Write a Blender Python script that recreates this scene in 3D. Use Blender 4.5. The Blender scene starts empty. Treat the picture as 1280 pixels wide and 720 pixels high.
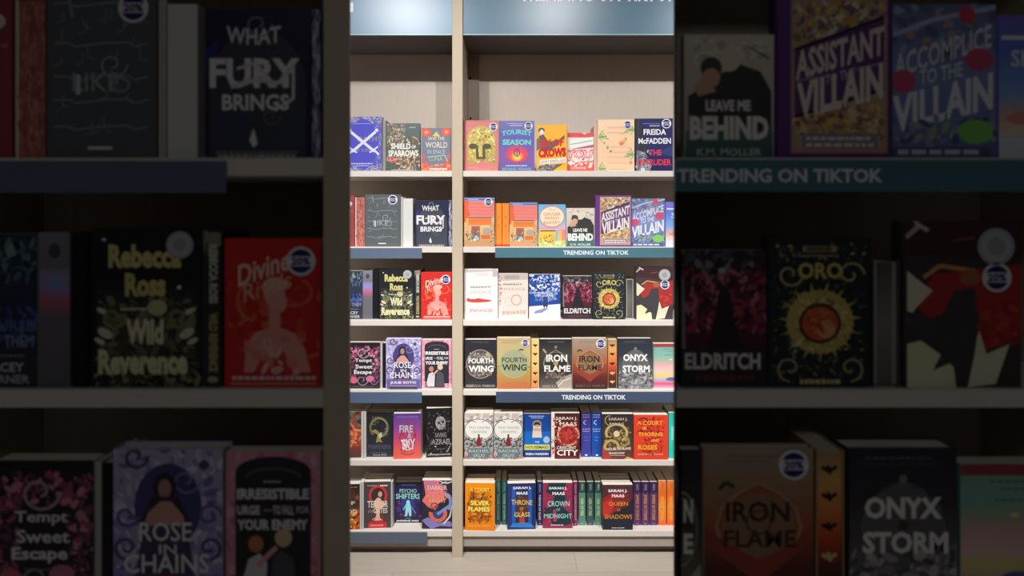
import bpy, math, random
from mathutils import Vector
S = bpy.context.scene
COL = S.collection
F, EYE, HOR, DW = 840.0, 1.51, 272.0, 3.0      # focal length in px, eye height, horizon row, distance to the lit shelving
NEAR = DW / 3.168                                # distance to the two added near bookcases
YC = -DW                                         # camera Y (shelving front plane is Y = 0)

# ------------------------------------------------------------------ materials
def lin(h):
    c = [int(h[i:i+2], 16) / 255 for i in (0, 2, 4)]
    return tuple(v / 12.92 if v <= .04045 else ((v + .055) / 1.055) ** 2.4 for v in c) + (1,)

def mat(name, hexc, rough=.6, spec=.3, grain=0, scale=(1, 1, 1), metal=0, nscale=8, coat=0):
    m = bpy.data.materials.new(name); m.use_nodes = True
    nt = m.node_tree; b = nt.nodes['Principled BSDF']
    b.inputs['Base Color'].default_value = lin(hexc)
    b.inputs['Roughness'].default_value = rough
    b.inputs['Specular IOR Level'].default_value = spec
    b.inputs['Metallic'].default_value = metal
    b.inputs['Coat Weight'].default_value = coat
    if grain:
        tc = nt.nodes.new('ShaderNodeTexCoord'); mp = nt.nodes.new('ShaderNodeMapping')
        mp.inputs['Scale'].default_value = scale
        n = nt.nodes.new('ShaderNodeTexNoise'); n.inputs['Scale'].default_value = nscale
        n.inputs['Detail'].default_value = 5
        mx = nt.nodes.new('ShaderNodeMix'); mx.data_type = 'RGBA'
        c = lin(hexc)
        mx.inputs[6].default_value = tuple(v * (1 - grain) for v in c[:3]) + (1,)
        mx.inputs[7].default_value = tuple(min(1, v * (1 + grain)) for v in c[:3]) + (1,)
        nt.links.new(tc.outputs['Object'], mp.inputs[0]); nt.links.new(mp.outputs[0], n.inputs['Vector'])
        nt.links.new(n.outputs['Fac'], mx.inputs[0]); nt.links.new(mx.outputs[2], b.inputs['Base Color'])
    return m

def printed(name, rough, spec, coat=0):
    m = bpy.data.materials.new(name); m.use_nodes = True
    nt = m.node_tree; b = nt.nodes['Principled BSDF']
    a = nt.nodes.new('ShaderNodeAttribute'); a.attribute_name = 'print'
    nt.links.new(a.outputs['Color'], b.inputs['Base Color'])
    b.inputs['Roughness'].default_value = rough; b.inputs['Specular IOR Level'].default_value = spec
    b.inputs['Coat Weight'].default_value = coat; b.inputs['Coat Roughness'].default_value = .25
    return m

M_COVER = printed('printed_cover', .42, .3)
M_SIGN = printed('glossy_sign', .3, .5)
M_HEAD = printed('header_gloss', .32, .5)
M_UP = mat('upright_wood', 'c6b7a0', .55, .3, .06, (30, 30, 1.2))
M_SHELF = mat('shelf_laminate', 'e0d8d0', .5, .35, .03, (1.2, 30, 30))
M_BACK = mat('back_panel_wood', 'd4c8bd', .7, .2, .07, (14, 1, 1.1))
M_KICK = mat('kick_board', 'aca199', .6, .3, .05, (1.2, 30, 30))
M_STOP = mat('light_stop_dark', '55504a', .5, .3, .04)
M_CAN = mat('canopy_underside_shade', '625c5c', .7, .2, .04)  # dark tone puts the canopy's shade into the colour, against the bounce
M_METAL = mat('shelf_standard', 'a39689', .6, .3)
M_SLOT = mat('slot_black', '141212', .8)
M_WALL = mat('store_wall', '5d5854', .9, .1, .03)
M_CEIL = mat('store_ceiling', '4a4848', .95, .1, .03)
M_PAGES = mat('page_paper', 'e4ddd0', .9, .1, .07, (1, 260, 1), nscale=4)

def floor_mat():
    m = mat('oak_plank_floor', 'bdb3a6', .5, .3, .12, (1.3, 14, 1), nscale=4)
    nt = m.node_tree; b = nt.nodes['Principled BSDF']
    tc = nt.nodes.new('ShaderNodeTexCoord')
    br = nt.nodes.new('ShaderNodeTexBrick')
    br.offset = .37; br.inputs['Scale'].default_value = 1
    br.inputs['Brick Width'].default_value = 1.25; br.inputs['Row Height'].default_value = .19
    br.inputs['Mortar Size'].default_value = .003
    br.inputs['Color1'].default_value = (1, 1, 1, 1); br.inputs['Color2'].default_value = (.86, .86, .87, 1)
    br.inputs['Mortar'].default_value = (.82, .8, .77, 1)
    mp = nt.nodes.new('ShaderNodeMapping'); mp.inputs['Location'].default_value = (-.742, .14, 0)
    nt.links.new(tc.outputs['Object'], mp.inputs[0]); nt.links.new(mp.outputs[0], br.inputs['Vector'])
    mul = nt.nodes.new('ShaderNodeMix'); mul.data_type = 'RGBA'; mul.blend_type = 'MULTIPLY'; mul.inputs[0].default_value = 1
    src = b.inputs['Base Color'].links[0].from_socket
    nt.links.new(src, mul.inputs[6]); nt.links.new(br.outputs['Color'], mul.inputs[7])
    nt.links.new(mul.outputs[2], b.inputs['Base Color'])
    return m
M_FLOOR = floor_mat()

# ------------------------------------------------------------------ objects
def tag(o, label=None, cat=None, group=None, kind=None):
    for k, v in (('label', label), ('category', cat), ('group', group), ('kind', kind)):
        if v: o[k] = v
    return o

def link(name, me, parent=None, loc=(0, 0, 0)):
    o = bpy.data.objects.new(name, me); COL.objects.link(o); o.location = loc
    if parent: o.parent = parent
    return o

def empty(name, loc, rz=0):
    o = bpy.data.objects.new(name, None); COL.objects.link(o)
    o.location = loc; o.rotation_euler[2] = rz; o.empty_display_size = .05
    return o

class MB:
    """collects coloured polygons; builds one mesh"""
    def __init__(s): s.v = []; s.f = []; s.c = []
    def poly(s, pts, col, cols=None):
        n = len(s.v); s.v += [tuple(p) for p in pts]; s.f.append(tuple(range(n, n + len(pts))))
        s.c.append(cols if cols else [col] * len(pts))
    def tris(s, pts, faces, col):
        n = len(s.v); s.v += pts
        for f in faces: s.f.append(tuple(n + i for i in f)); s.c.append([col] * len(f))
    def box(s, x0, x1, y0, y1, z0, z1, col=(.8, .8, .8, 1)):
        n = len(s.v)
        s.v += [(x, y, z) for z in (z0, z1) for y in (y0, y1) for x in (x0, x1)]
        for f in ((0, 2, 3, 1), (4, 5, 7, 6), (0, 1, 5, 4), (2, 6, 7, 3), (0, 4, 6, 2), (1, 3, 7, 5)):
            s.f.append(tuple(n + i for i in f)); s.c.append([col] * 4)
    def prism(s, foot, z0, z1, col=(.8, .8, .8, 1)):       # foot: counter-clockwise (x, y)
        n = len(s.v); k = len(foot)
        s.v += [(x, y, z0) for x, y in foot] + [(x, y, z1) for x, y in foot]
        s.f.append(tuple(n + i for i in reversed(range(k)))); s.c.append([col] * k)
        s.f.append(tuple(n + k + i for i in range(k))); s.c.append([col] * k)
        for i in range(k):
            j = (i + 1) % k
            s.f.append((n + i, n + j, n + k + j, n + k + i)); s.c.append([col] * 4)
    def build(s, name, material, parent=None, loc=(0, 0, 0), bevel=0):
        me = bpy.data.meshes.new(name); me.from_pydata(s.v, [], s.f)
        at = me.color_attributes.new('print', 'FLOAT_COLOR', 'CORNER')
        flat = [x for fc in s.c for c in fc for x in c]
        at.data.foreach_set('color', flat)
        me.materials.append(material)
        o = link(name, me, parent, loc)
        if bevel:
            b = o.modifiers.new('bevel', 'BEVEL'); b.width = bevel; b.segments = 2; b.limit_method = 'ANGLE'
        return o

# ------------------------------------------------------------------ flat print drawing in unit coordinates
_tx = {}
def text_mesh(st, bold):
    k = (st, bold)
    if k not in _tx:
        cu = bpy.data.curves.new('lettering', 'FONT'); cu.body = st; cu.offset = bold; cu.resolution_u = 2
        cu.fill_mode = 'FRONT'
        ob = bpy.data.objects.new('lettering', cu); me = ob.to_mesh()
        vs = [tuple(v.co[:2]) for v in me.vertices]; fs = [tuple(p.vertices) for p in me.polygons]
        ob.to_mesh_clear(); bpy.data.objects.remove(ob); bpy.data.curves.remove(cu)
        x0 = min(v[0] for v in vs); x1 = max(v[0] for v in vs); y0 = min(v[1] for v in vs); y1 = max(v[1] for v in vs)
        _tx[k] = ([((a - x0) / (x1 - x0), (b - y0) / (y1 - y0)) for a, b in vs], fs)
    return _tx[k]

class Art:
    EPS = .00005
    def __init__(s): s.ops = []; s.k = 0
    def _add(s, pts, faces, cols): s.k += 1; s.ops.append((s.k, pts, faces, cols))
    def _clip(s, p): return (min(1, max(0, p[0])), min(1, max(0, p[1])))
    def r(s, x0, y0, x1, y1, c, c2=None):
        a, b = lin(c), lin(c2 or c)
        s._add([(x0, y0), (x1, y0), (x1, y1), (x0, y1)], [(0, 1, 2, 3)], [[a, a, b, b]]); return s
    def g(s, *stops):                                        # vertical gradient over the whole face
        for (v0, c0), (v1, c1) in zip(stops, stops[1:]): s.r(0, v0, 1, v1, c0, c1); s.k -= 1
        s.k += 1; return s
    def p(s, pts, c):
        pts = [s._clip(q) for q in pts]
        s._add(pts, [tuple(range(len(pts)))], [[lin(c)] * len(pts)]); return s
    def e(s, cx, cy, rx, ry, c, n=20, rot=0):
        ca, sa = math.cos(rot), math.sin(rot)
        return s.p([(cx + rx * math.cos(t) * ca - ry * math.sin(t) * sa, cy + rx * math.cos(t) * sa + ry * math.sin(t) * ca)
                    for t in [2 * math.pi * i / n for i in range(n)]], c)
    def ring(s, cx, cy, rx, ry, w, c, a0=0, a1=360, n=24, asp=1.6):
        P = []; Fc = []
        for i in range(n + 1):
            t = math.radians(a0 + (a1 - a0) * i / n)
            for q in (0, 1): P.append(s._clip((cx + (rx - q * w) * math.cos(t), cy + (ry - q * w / asp) * math.sin(t))))
        for i in range(n): Fc.append((2 * i, 2 * i + 1, 2 * i + 3, 2 * i + 2))
        s._add(P, Fc, [[lin(c)] * 4 for _ in Fc]); return s
    def l(s, pts, w, c, asp=1.6):
        P = []; Fc = []
        for (a, b), (d, e) in zip(pts, pts[1:]):
            dx, dy = (d - a), (e - b) * asp; L = math.hypot(dx, dy) or 1
            nx, ny = -dy / L * w / 2, dx / L * w / 2 / asp; n = len(P)
            P += [s._clip(q) for q in ((a + nx, b + ny), (d + nx, e + ny), (d - nx, e - ny), (a - nx, b - ny))]
            Fc.append((n, n + 1, n + 2, n + 3))
        s._add(P, Fc, [[lin(c)] * 4 for _ in Fc]); return s
    def m(s, x0, y0, x1, y1, nx, ny, pal, seed=1, prob=1, size=.75):      # scattered ornament: small leaves and flecks
        nx, ny = round(nx * 1.6), round(ny * 1.6); ny += ny == 37
        rn = random.Random(seed); dx, dy = (x1 - x0) / nx, (y1 - y0) / ny; P = []; Fc = []; C = []
        for i in range(nx):
            for j in range(ny):
                if rn.random() > prob: continue
                cx, cy = x0 + (i + rn.random()) * dx, y0 + (j + rn.random()) * dy
                a = rn.random() * 3.14; l1 = size * dx * (.5 + rn.random()); l2 = l1 * (.25 + .45 * rn.random()); n = len(P)
                for q in range(6):
                    t = q * math.pi / 3; u, v = l1 * math.cos(t), l2 * math.sin(t)
                    P.append(s._clip((cx + u * math.cos(a) - v * math.sin(a), cy + (u * math.sin(a) + v * math.cos(a)) * .65)))
                Fc.append(tuple(range(n, n + 6))); C.append([lin(rn.choice(pal))] * 6)
        s._add(P, Fc, C); return s
    def curl(s, cx, cy, r, c, w=.02, a0=0, turns=1.2, flip=1):             # spiral tendril
        pts = []
        for i in range(16):
            q = i / 15; a = math.radians(a0) + flip * q * turns * 6.28; rr = r * (1 - .8 * q)
            pts.append((cx + rr * math.cos(a), cy + rr * math.sin(a) * .65))
        return s.l(pts, w, c)
    def t(s, st, x0, y0, x1, y1, c, b=.02, arch=0, slope=0, vert=False, sl=0):
        vs, fs = text_mesh(st, b); P = []
        for a, q in vs:
            if vert: P.append((x0 + (x1 - x0) * q, y0 + (y1 - y0) * a)); continue
            a2 = a + sl * (q - .5)
            x = x0 + (x1 - x0) * a2; y = y1 - (y1 - y0) * q
            y += arch * ((2 * a - 1) ** 2) - slope * (a - .5)
            P.append((x, y))
        s._add(P, fs, [[lin(c)] * len(f) for f in fs]); return s
    def fine(s, x0, y0, x1, y1, c, n=10, seed=3):                          # a line of type too small to read
        rn = random.Random(seed); P = []; Fc = []; x = x0; d = (x1 - x0) / n
        while x < x1 - d * .4:
            w = min(d * (.5 + rn.random() * .9), x1 - x); k = len(P)
            P += [(x, y0), (x + w, y0), (x + w, y1), (x, y1)]; Fc.append((k, k + 1, k + 2, k + 3)); x += w + d * .22
        s._add(P, Fc, [[lin(c)] * 4 for _ in Fc]); return s
    def put(s, mb, x0, w, z0, h, y):                                        # onto a face looking towards -Y
        for k, pts, faces, cols in s.ops:
            n = len(mb.v)
            dz = [0] * len(pts)
            if sum(map(len, faces)) == len(pts) and len(faces) > 1:
                for i, f in enumerate(faces):
                    for q in f: dz[q] = (i % 37) * 1.2e-6
            mb.v += [(x0 + u * w, y - k * s.EPS - e, z0 + (1 - v) * h) for (u, v), e in zip(pts, dz)]
            for f, c in zip(faces, cols): mb.f.append(tuple(n + i for i in f)); mb.c.append(c)

A = Art
# ------------------------------------------------------------------ cover designs
D = {}
def d_swords():
    a = A().r(0, 0, 1, 1, '5d5fc0').m(0, 0, 1, .12, 12, 3, ['a9a6b4', '8f8ea6'], 1, .8).m(.82, .1, 1, .9, 3, 14, ['a9a6b4', '8f8ea6'], 2, .6).m(0, .9, 1, 1, 12, 3, ['a9a6b4', '8f8ea6'], 3, .7)
    a.e(.48, .5, .43, .46, '5555c2').t('OATH', .3, .36, .86, .46, '9a8f78', .01).t('OF KINGS', .2, .58, .84, .65, '9c94a0', 0)
    for sx in (1, -1):
        X = lambda u: .48 + sx * (u - .5)
        a.l([(X(.15), .28), (X(.82), .64)], .08, 'dcdcf2').l([(X(.68), .66), (X(.92), .55)], .045, 'dcdcf2').l([(X(.82), .62), (X(.95), .7)], .06, 'dcdcf2').e(X(.12), .25, .05, .03, 'dcdcf2')
    return a.fine(.22, .12, .72, .135, 'a0a2dc').fine(.14, .85, .78, .87, 'c9c9ee').fine(.28, .89, .66, .905, 'c9c9ee')
D['swords'] = d_swords
def d_sparrows():
    a = A().g((0, '60706c'), (.5, '58665f'), (1, '56605c')).m(.02, .0, .55, .5, 8, 9, ['d3a089', 'c57f71', 'e2c7ac', '8d7f62', '6e4f45', 'b9b48f'], 5, .9)
    a.m(.3, .62, 1, .97, 9, 7, ['d3a089', 'dcae86', 'e2c7ac', '8d7f62', '6e4f45'], 6, .75).m(.02, .68, .3, .82, 4, 3, ['d4655c', 'e09488'], 7).m(.6, .28, .98, .5, 5, 4, ['c57f71', 'e2c7ac', '58504a'], 8, .6)
    return a.t('SHIELD', .14, .42, .72, .54, 'f6f2ec', .03).t('OF', .75, .46, .87, .53, 'f6f2ec', .02).t('SPARROWS', .06, .56, .95, .69, 'f6f2ec', .03).fine(.68, .08, .88, .095, 'c3cdc9').fine(.15, .965, .85, .98, 'cfc9bf')
D['sparrows'] = d_sparrows
def d_world():
    a = A().r(0, 0, 1, 1, '7b8294').e(.16, .1, .17, .09, 'ef5f4f').e(.84, .09, .17, .09, 'ef5f4f').e(.16, .1, .07, .04, 'f7a36d').e(.84, .09, .07, .04, 'f7a36d')
    a.r(0, .9, 1, 1, 'ee5a4b').e(.1, .86, .16, .08, 'ee5a4b').e(.9, .86, .16, .08, 'ee5a4b').e(.06, .66, .09, .05, 'd8647a').e(.94, .66, .09, .05, 'd8647a').m(0, .84, 1, 1, 8, 3, ['f7a36d', 'ef7b6a'], 3, .5)
    a.p([(.36, .19), (.5, .08), (.64, .19)], 'e3cf5a').t('SAVE THE', .22, .2, .78, .28, 'e6dccb', .01).t('WORLD', .13, .32, .88, .46, 'dcd6c6', .02).t('IN SPACE', .2, .5, .8, .6, 'b5bcd4', .01).l([(.2, .67), (.8, .63), (.88, .77)], .035, 'b9c8a5').t('LUNA', .26, .66, .72, .76, 'a9b7a0', .01)
    return a.fine(.26, .93, .9, .965, 'f9e9e0')
D['world'] = d_world
def d_helmet():
    a = A().r(0, 0, 1, 1, 'd98482').l([(0, .02), (1, .02)], .02, 'c87672')
    a.e(.5, .36, .41, .25, 'cdb764').r(.09, .36, .91, .8, 'cdb764', 'b9a55c').e(.24, .8, .14, .06, 'b9a55c').e(.76, .8, .14, .06, 'b9a55c').p([(.36, .74), (.64, .74), (.58, .86), (.42, .86)], 'd98482')
    a.m(.12, .16, .88, .82, 9, 11, ['e9d98f', 'b39e52', 'd8c577', '93844a', 'f2e6a6'], 4, .7)
    a.e(.26, .51, .13, .055, '5c5742').e(.66, .51, .13, .055, '5c5742').p([(.34, .52), (.41, .55), (.43, .72), (.53, .72), (.54, .55), (.6, .53), (.62, .76), (.35, .76)], '5c5742').p([(.43, .5), (.52, .5), (.5, .7), (.44, .7)], 'd8c577')
    return a.fine(.12, .925, .4, .935, 'f0b9b2').fine(.3, .96, .76, .97, 'e9aaa4')
D['helmet'] = d_helmet
def d_tourist():
    a = A().g((0, '7f7bb0'), (.3, '6767b5'), (.75, '8d62a8'), (1, '6d62a4')).e(.5, .66, .32, .17, 'd3527f').e(.5, .68, .24, .12, 'ee5a4e').e(.5, .71, .17, .09, 'f7993e').e(.5, .72, .1, .06, 'f9cf60').ring(.5, .63, .09, .08, .03, '5c4c97').l([(.5, .55), (.5, .71)], .025, '5c4c97')
    return a.fine(.22, .05, .7, .06, 'd7d5ee').fine(.3, .085, .66, .1, 'd7d5ee').t('TOURIST', .06, .17, .92, .27, '6fd8d0', .03, arch=.04).t('SEASON', .08, .37, .9, .48, '74dccf', .04).fine(.18, .88, .82, .9, 'd9d0ef').t('BRYNNE WEAVER', .08, .93, .92, .98, '62c3c4', .02)
D['tourist'] = d_tourist
def d_crows():
    a = A().r(0, 0, 1, 1, 'fcb63c').e(.16, .12, .11, .06, '5e5b5b').e(.17, .16, .07, .06, 'e5e2dc').p([(.08, .24), (.22, .2), (.4, .36), (.7, .34), (.93, .22), (.93, .3), (.6, .48), (.4, .56), (0, .5)], '67625e').p([(0, .3), (.12, .26), (.14, .5), (0, .56)], '77706a')
    a.p([(.08, .88), (.9, .84), (.7, .92), (.5, 1), (0, 1)], '6b6a68').m(.08, .86, .6, 1, 5, 3, ['9c9a96', '54504e'], 3, .7)
    a.t('SIX OF', .08, .31, .9, .47, 'd1322e', .05, slope=.02).t('CROWS', .06, .5, .98, .7, 'c9252a', .07, slope=.02).p([(.1, .75), (.98, .71), (.98, .81), (.1, .85)], 'f0ebe3').t('LEIGH BARDUGO', .13, .755, .95, .81, '8b7f76', .01, slope=.03)
    return a
D['crows'] = d_crows
def d_you():
    a = A().r(0, 0, 1, 1, 'f3e2da').r(0, 0, 1, .12, 'e25b5b').p([(.55, .0), (.75, .0), (.65, .05)], 'f6d8b7').p([(0, .2), (1, .1), (1, .3), (0, .42)], 'eef0ea').l([(.1, .3), (.4, .27), (.6, .24), (.95, .2)], .04, '9dbba9').p([(0, .44), (1, .3), (1, .38)], 'c46a86')
    a.m(0, .4, 1, 1, 8, 6, ['e98d8c', 'f9f0ea', 'e0605f'], 8, .7).t('YOU', -.1, .44, .96, .66, 'dd6f74', .08).t('YOU', -.06, .47, .93, .63, 'f6cfc8', .02).r(0, .82, 1, 1, 'e4605e').m(0, .74, 1, .86, 6, 2, ['f7efe8', 'e4605e'], 5)
    return a.t('CORINNE', .12, .87, .72, .94, 'f6c9c0', .02).e(.86, .87, .07, .04, 'f7dfb0')
D['you'] = d_you
def d_fruit():
    a = A().g((0, 'fbdcb6'), (.5, 'fbd2ac'), (1, 'f6cfae'))
    for y in (.14, .24, .52, .62, .72, .83): a.r(.25, y, .85, y + .05, 'f3b88f', 'fad9ba')
    for (x, y, f) in ((.02, .34, 1), (1, .2, -1), (1, .68, -1), (.0, .96, 1)):
        for q in range(5): a.l([(x, y), (x + f * (.12 + .05 * q) if q < 4 else x + f * .1, y - .13 + .055 * q)], .035, ['8fb873', 'a5c587', '77a568'][q % 3])
    a.e(.71, .42, .1, .04, 'f2b96a', rot=-.7).e(.64, .46, .06, .035, 'ee8661').e(.77, .37, .015, .02, '77936a').e(.26, .54, .03, .035, '8fae7d').e(.35, .61, .03, .02, '6f9c6d').e(.17, .45, .03, .02, '9fae8d').e(.9, .83, .04, .03, 'ed9a72').l([(.6, .28), (.75, .26)], .02, 'd9b487')
    return a.fine(.3, .95, .8, .965, 'e7b694')
D['fruit'] = d_fruit
def d_intruder():
    a = A().g((0, '252a5c'), (.5, '262c66'), (1, '1e2252')).p([(0, .0), (.12, 0), (.2, .3), (.36, .55), (.2, .62), (0, .6)], '33343f').p([(.6, .66), (1, .5), (1, .72)], '34407c').p([(.04, .6), (.25, .63), (.44, .9), (.38, 1), (.02, 1)], '8a8e98').m(.02, .6, .4, 1, 5, 6, ['b9bdc4', '4b4d5a', '2a2c3c'], 4, .7).e(.2, .97, .06, .04, 'd5d8da').l([(.08, 0), (.08, 1)], .02, '44475c')
    return a.fine(.2, .09, .68, .105, '7a80b8').fine(.38, .125, .66, .15, 'b6b9d0').t('FREIDA', .22, .2, .82, .31, 'f4f3f5', .03).t('McFADDEN', .08, .37, .95, .48, 'f4f3f5', .03).t('THE', .36, .59, .7, .7, 'dc3f5a', .035).t('INTRUDER', .08, .77, .96, .89, 'd93b57', .03)
D['intruder'] = d_intruder
# second row
def d_circuit():
    a = A().r(0, 0, 1, 1, '5f676b'); rn = random.Random(7)
    for y in (.07, .31, .51, .65, .81):
        a.l([(.06, y), (.2, y), (.26, y + .02), (.4, y + .01), (.5, y), (.74, y - .005), (.8, y + .02), (.92, y)], .012, 'a3aaad')
    for i in range(26):
        x, y = .1 + .8 * rn.random(), .05 + .8 * rn.random(); q = .03 + .06 * rn.random()
        a.l([(x, y), (x, y + q), (x + rn.choice((-.07, .07)), y + q + .02)], .012, '8d969a')
    a.curl(.6, .44, .14, 'b3babd', .014).l([(.2, .02), (.24, .16)], .03, '8d969a').t('LIKE', .24, .49, .66, .6, 'a9b1b4', .0).l([(.29, .5), (.29, .62)], .04, 'ccd1d2').ring(.68, .56, .09, .05, .03, '8d969a')
    return a.l([(.38, .94), (.6, .94)], .03, 'e9ecec')
D['circuit'] = d_circuit
def d_fury():
    a = A().r(0, 0, 1, 1, '2b2f49').e(.5, .55, .47, .42, '474b59').r(.04, .5, .96, 1, '474b59').p([(.0, .28), (.12, .2), (.1, .48), (0, .5)], '37398a').curl(.5, .1, .14, '8c8c9c', .02).l([(.08, .7), (.3, .75), (.4, .73)], .025, '3c3e86').curl(.62, .72, .1, '6d6f7c', .015)
    a.t('WHAT', .2, .13, .72, .24, 'e6e4e6', .02, arch=-.02).t('FURY', .04, .33, .9, .53, 'f1eff0', .035).l([(.24, .52), (.5, .47), (.7, .5), (.84, .38)], .05, 'dcdade').l([(.3, .4), (.48, .36), (.6, .46)], .035, 'dcdade').l([(.84, .4), (.84, .6), (.66, .68)], .03, 'e6e4e6').t('BRINGS', .16, .57, .8, .68, 'f1eff0', .03)
    return a.p([(.42, .88), (.46, .8), (.5, .9), (.46, .93)], 'f1eff0').fine(.1, .955, .88, .965, 'a3a09c', 14).fine(.12, .975, .86, .995, 'c8c4be', 14)
D['fury'] = d_fury
def d_house(tilt=0):
    a = A().g((0, '6f9be0'), (.5, 'f2c08f'), (1, 'd9a678')).r(.02, .03, 1, .05, '6a6070').r(0, .07, 1, .4, 'ee8378', 'ea8a80')
    for i in range(4): a.l([(.03, .12 + i * .07), (.97, .13 + i * .07)], .012, 'cf7068')
    a.p([(0, .05), (.16, .06), (.12, .2), (.2, .34), (.05, .5), (0, .5)], 'ea6a45').l([(.14, .41), (.9, .41)], .025, '5e4a4e').r(.14, .43, .9, .56, 'ef7a3c', 'ee8c50').r(.06, .42, .14, .86, 'e9b673').r(.24, .58, .52, .86, '9c7560').r(.3, .62, .46, .76, 'b85a58').r(.56, .56, .88, .72, 'e8c78a').e(.76, .68, .16, .07, 'b8a9a0').r(.56, .76, .86, .84, 'e0773e').r(.0, .86, 1, 1, 'd7a575', 'c79a72')
    return a.m(.06, .68, .5, .88, 6, 4, ['7fa08e', '5d7f93', 'd9d4c0', '8c5a4a'], 9, .8).e(.4, .82, .07, .05, 'a9c9cf').e(.34, .86, .05, .02, 'e9eff0').m(.88, .4, 1, .9, 2, 6, ['9c8a6a', 'c79a62', '6f7a58'], 3, .8).fine(.12, .035, .5, .045, 'd5e2f5')
D['house'] = d_house
def d_ginger():
    a = A().g((0, '6fb9e6'), (.4, '8bc6e8'), (.6, 'e9b3b4'), (1, 'cdd57c')).r(0, .56, 1, .62, 'e58fa6').l([(0, .6), (1, .58)], .02, 'e9e9f2').r(.04, .63, .62, .86, 'f1cf45').l([(.06, .63), (.62, .63)], .04, '6a5a4a').r(.62, .6, .72, .92, '9fb9cc').r(.75, .64, .86, .84, 'e7c547').r(.86, .6, 1, .9, 'ea8a9a').r(0, .86, 1, 1, 'd4d98a', 'bdc97a')
    a.m(.06, .74, .6, .92, 6, 3, ['ee8a4a', 'c9b08a', 'f5e08a', '9a7a4a'], 3, .9).m(0, .9, 1, 1, 8, 2, ['b5c46a', 'e6e6b5'], 4, .6).e(.5, .29, .47, .26, 'dd7a78').e(.5, .29, .44, .24, 'f9e5cc')
    return a.t('The', .4, .1, .6, .16, 'd9a860', 0).t('GINGER', .18, .19, .82, .27, 'd8a05c', .015).t('BREAD', .24, .29, .76, .36, 'd8a05c', .015).t('BAKERY', .2, .39, .8, .47, 'd8a05c', .015)
D['ginger'] = d_ginger
def d_behind():
    a = A().g((0, 'e2d6c9'), (.3, 'd9cdc0'), (.8, 'c9c0b5'), (1, '6f9793')).m(.1, .04, .9, .2, 6, 3, ['efe6da', 'c9bba9'], 3, .6)
    a.p([(.32, .36), (.45, .3), (.62, .24), (.85, .3), (.97, .46), (.97, .8), (.05, .8), (.04, .5), (.2, .42)], '3c4140').e(.5, .2, .13, .1, 'e9d9c4').e(.3, .27, .12, .09, '4c4743').e(.3, .35, .1, .08, 'd9a892').p([(.2, .34), (.1, .42), (.16, .5), (.36, .46)], 'd9a892').r(.02, .78, .98, 1, '567b78', '4b6a69').l([(.72, .1), (.95, .2)], .02, '6f6a62')
    return a.t('LEAVE ME', .24, .53, .74, .62, 'f5f2ee', .04).t('BEHIND', .06, .66, .94, .85, 'f8f5f0', .05).t('K.M. MOLLER', .14, .92, .86, .98, 'cfdad6', .02)
D['behind'] = d_behind
def d_assist():
    a = A().r(0, 0, 1, 1, '6a3f86').r(.12, .03, .97, .97, 'c79a8c').r(.15, .05, .94, .95, 'c6a98e').m(.15, .05, .94, .34, 10, 7, ['e3c46f', 'f0e3c6', '9a7f6d', '7d6a78', 'd99d5a'], 5, .95).m(.15, .68, .94, .88, 10, 5, ['e3c46f', 'c79a6a', '9a7f6d', 'a3564e', 'ecd9a6'], 6, .95)
    a.p([(.15, .34), (.94, .14), (.94, .58), (.15, .75)], '6b4682').l([(.15, .34), (.94, .14)], .03, '33223f').l([(.15, .75), (.94, .58)], .03, '33223f')
    a.t('ASSISTANT', .16, .27, .94, .45, 'efe3dc', .03, slope=.16).t('TO THE', .42, .47, .68, .53, 'd8c8e0', .02, slope=.05).l([(.16, .53), (.42, .5)], .02, 'a993b5').l([(.68, .46), (.93, .42)], .02, 'a993b5').t('VILLAIN', .17, .48, .93, .7, 'f1e7df', .04, slope=.13)
    a.r(.22, .85, .88, .94, '9c8aa6')
    return a.fine(.25, .87, .85, .89, 'f0e6d9').fine(.25, .91, .85, .93, 'f0e6d9', 8)
D['assist'] = d_assist
def d_accomp():
    a = A().g((0, '6f7ea6'), (.5, '8898cf'), (1, '6c78a8')).m(0, 0, 1, .3, 8, 4, ['9fa9c9', '62719c', 'c4a08a', '8c7f9a'], 5, .7).l([(0, .2), (.4, .1), (1, .02)], .05, 'b5c3e6').e(.72, .07, .08, .06, 'd8536b')
    a.t('ACCOMPLICE', .02, .23, .96, .38, 'dfe6f8', .02, slope=.2).e(.1, .5, .12, .075, 'd6597f').e(.84, .36, .14, .075, 'd6597f').t('TO THE', .26, .4, .68, .5, 'e2e8f8', .02, slope=.06).t('VILLAIN', .0, .52, .97, .76, 'eef2fb', .04, slope=.16)
    a.m(.0, .74, 1, .9, 8, 3, ['8c9ac4', '5b678f', '9fb59a'], 4, .8).e(.8, .83, .17, .08, '8ed36a').r(0, .93, .95, .99, '5a6488')
    return a.fine(.05, .945, .9, .975, 'd3daee', 6)
D['accomp'] = d_accomp
def d_bluegrad():
    return A().g((0, '8678e0'), (.25, '6f86ea'), (.55, '8fb8f2'), (.72, 'f0bfb0'), (.8, 'f3d9d0'), (1, 'd5dff2')).r(.04, .14, .6, .17, 'f3f3fb').e(.5, .72, .4, .05, 'f09c88').r(0, .86, 1, 1, 'dfe6f4').t('SKY', .2, .24, .8, .36, 'e9eefc', .02)
D['bluegrad'] = d_bluegrad
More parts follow.
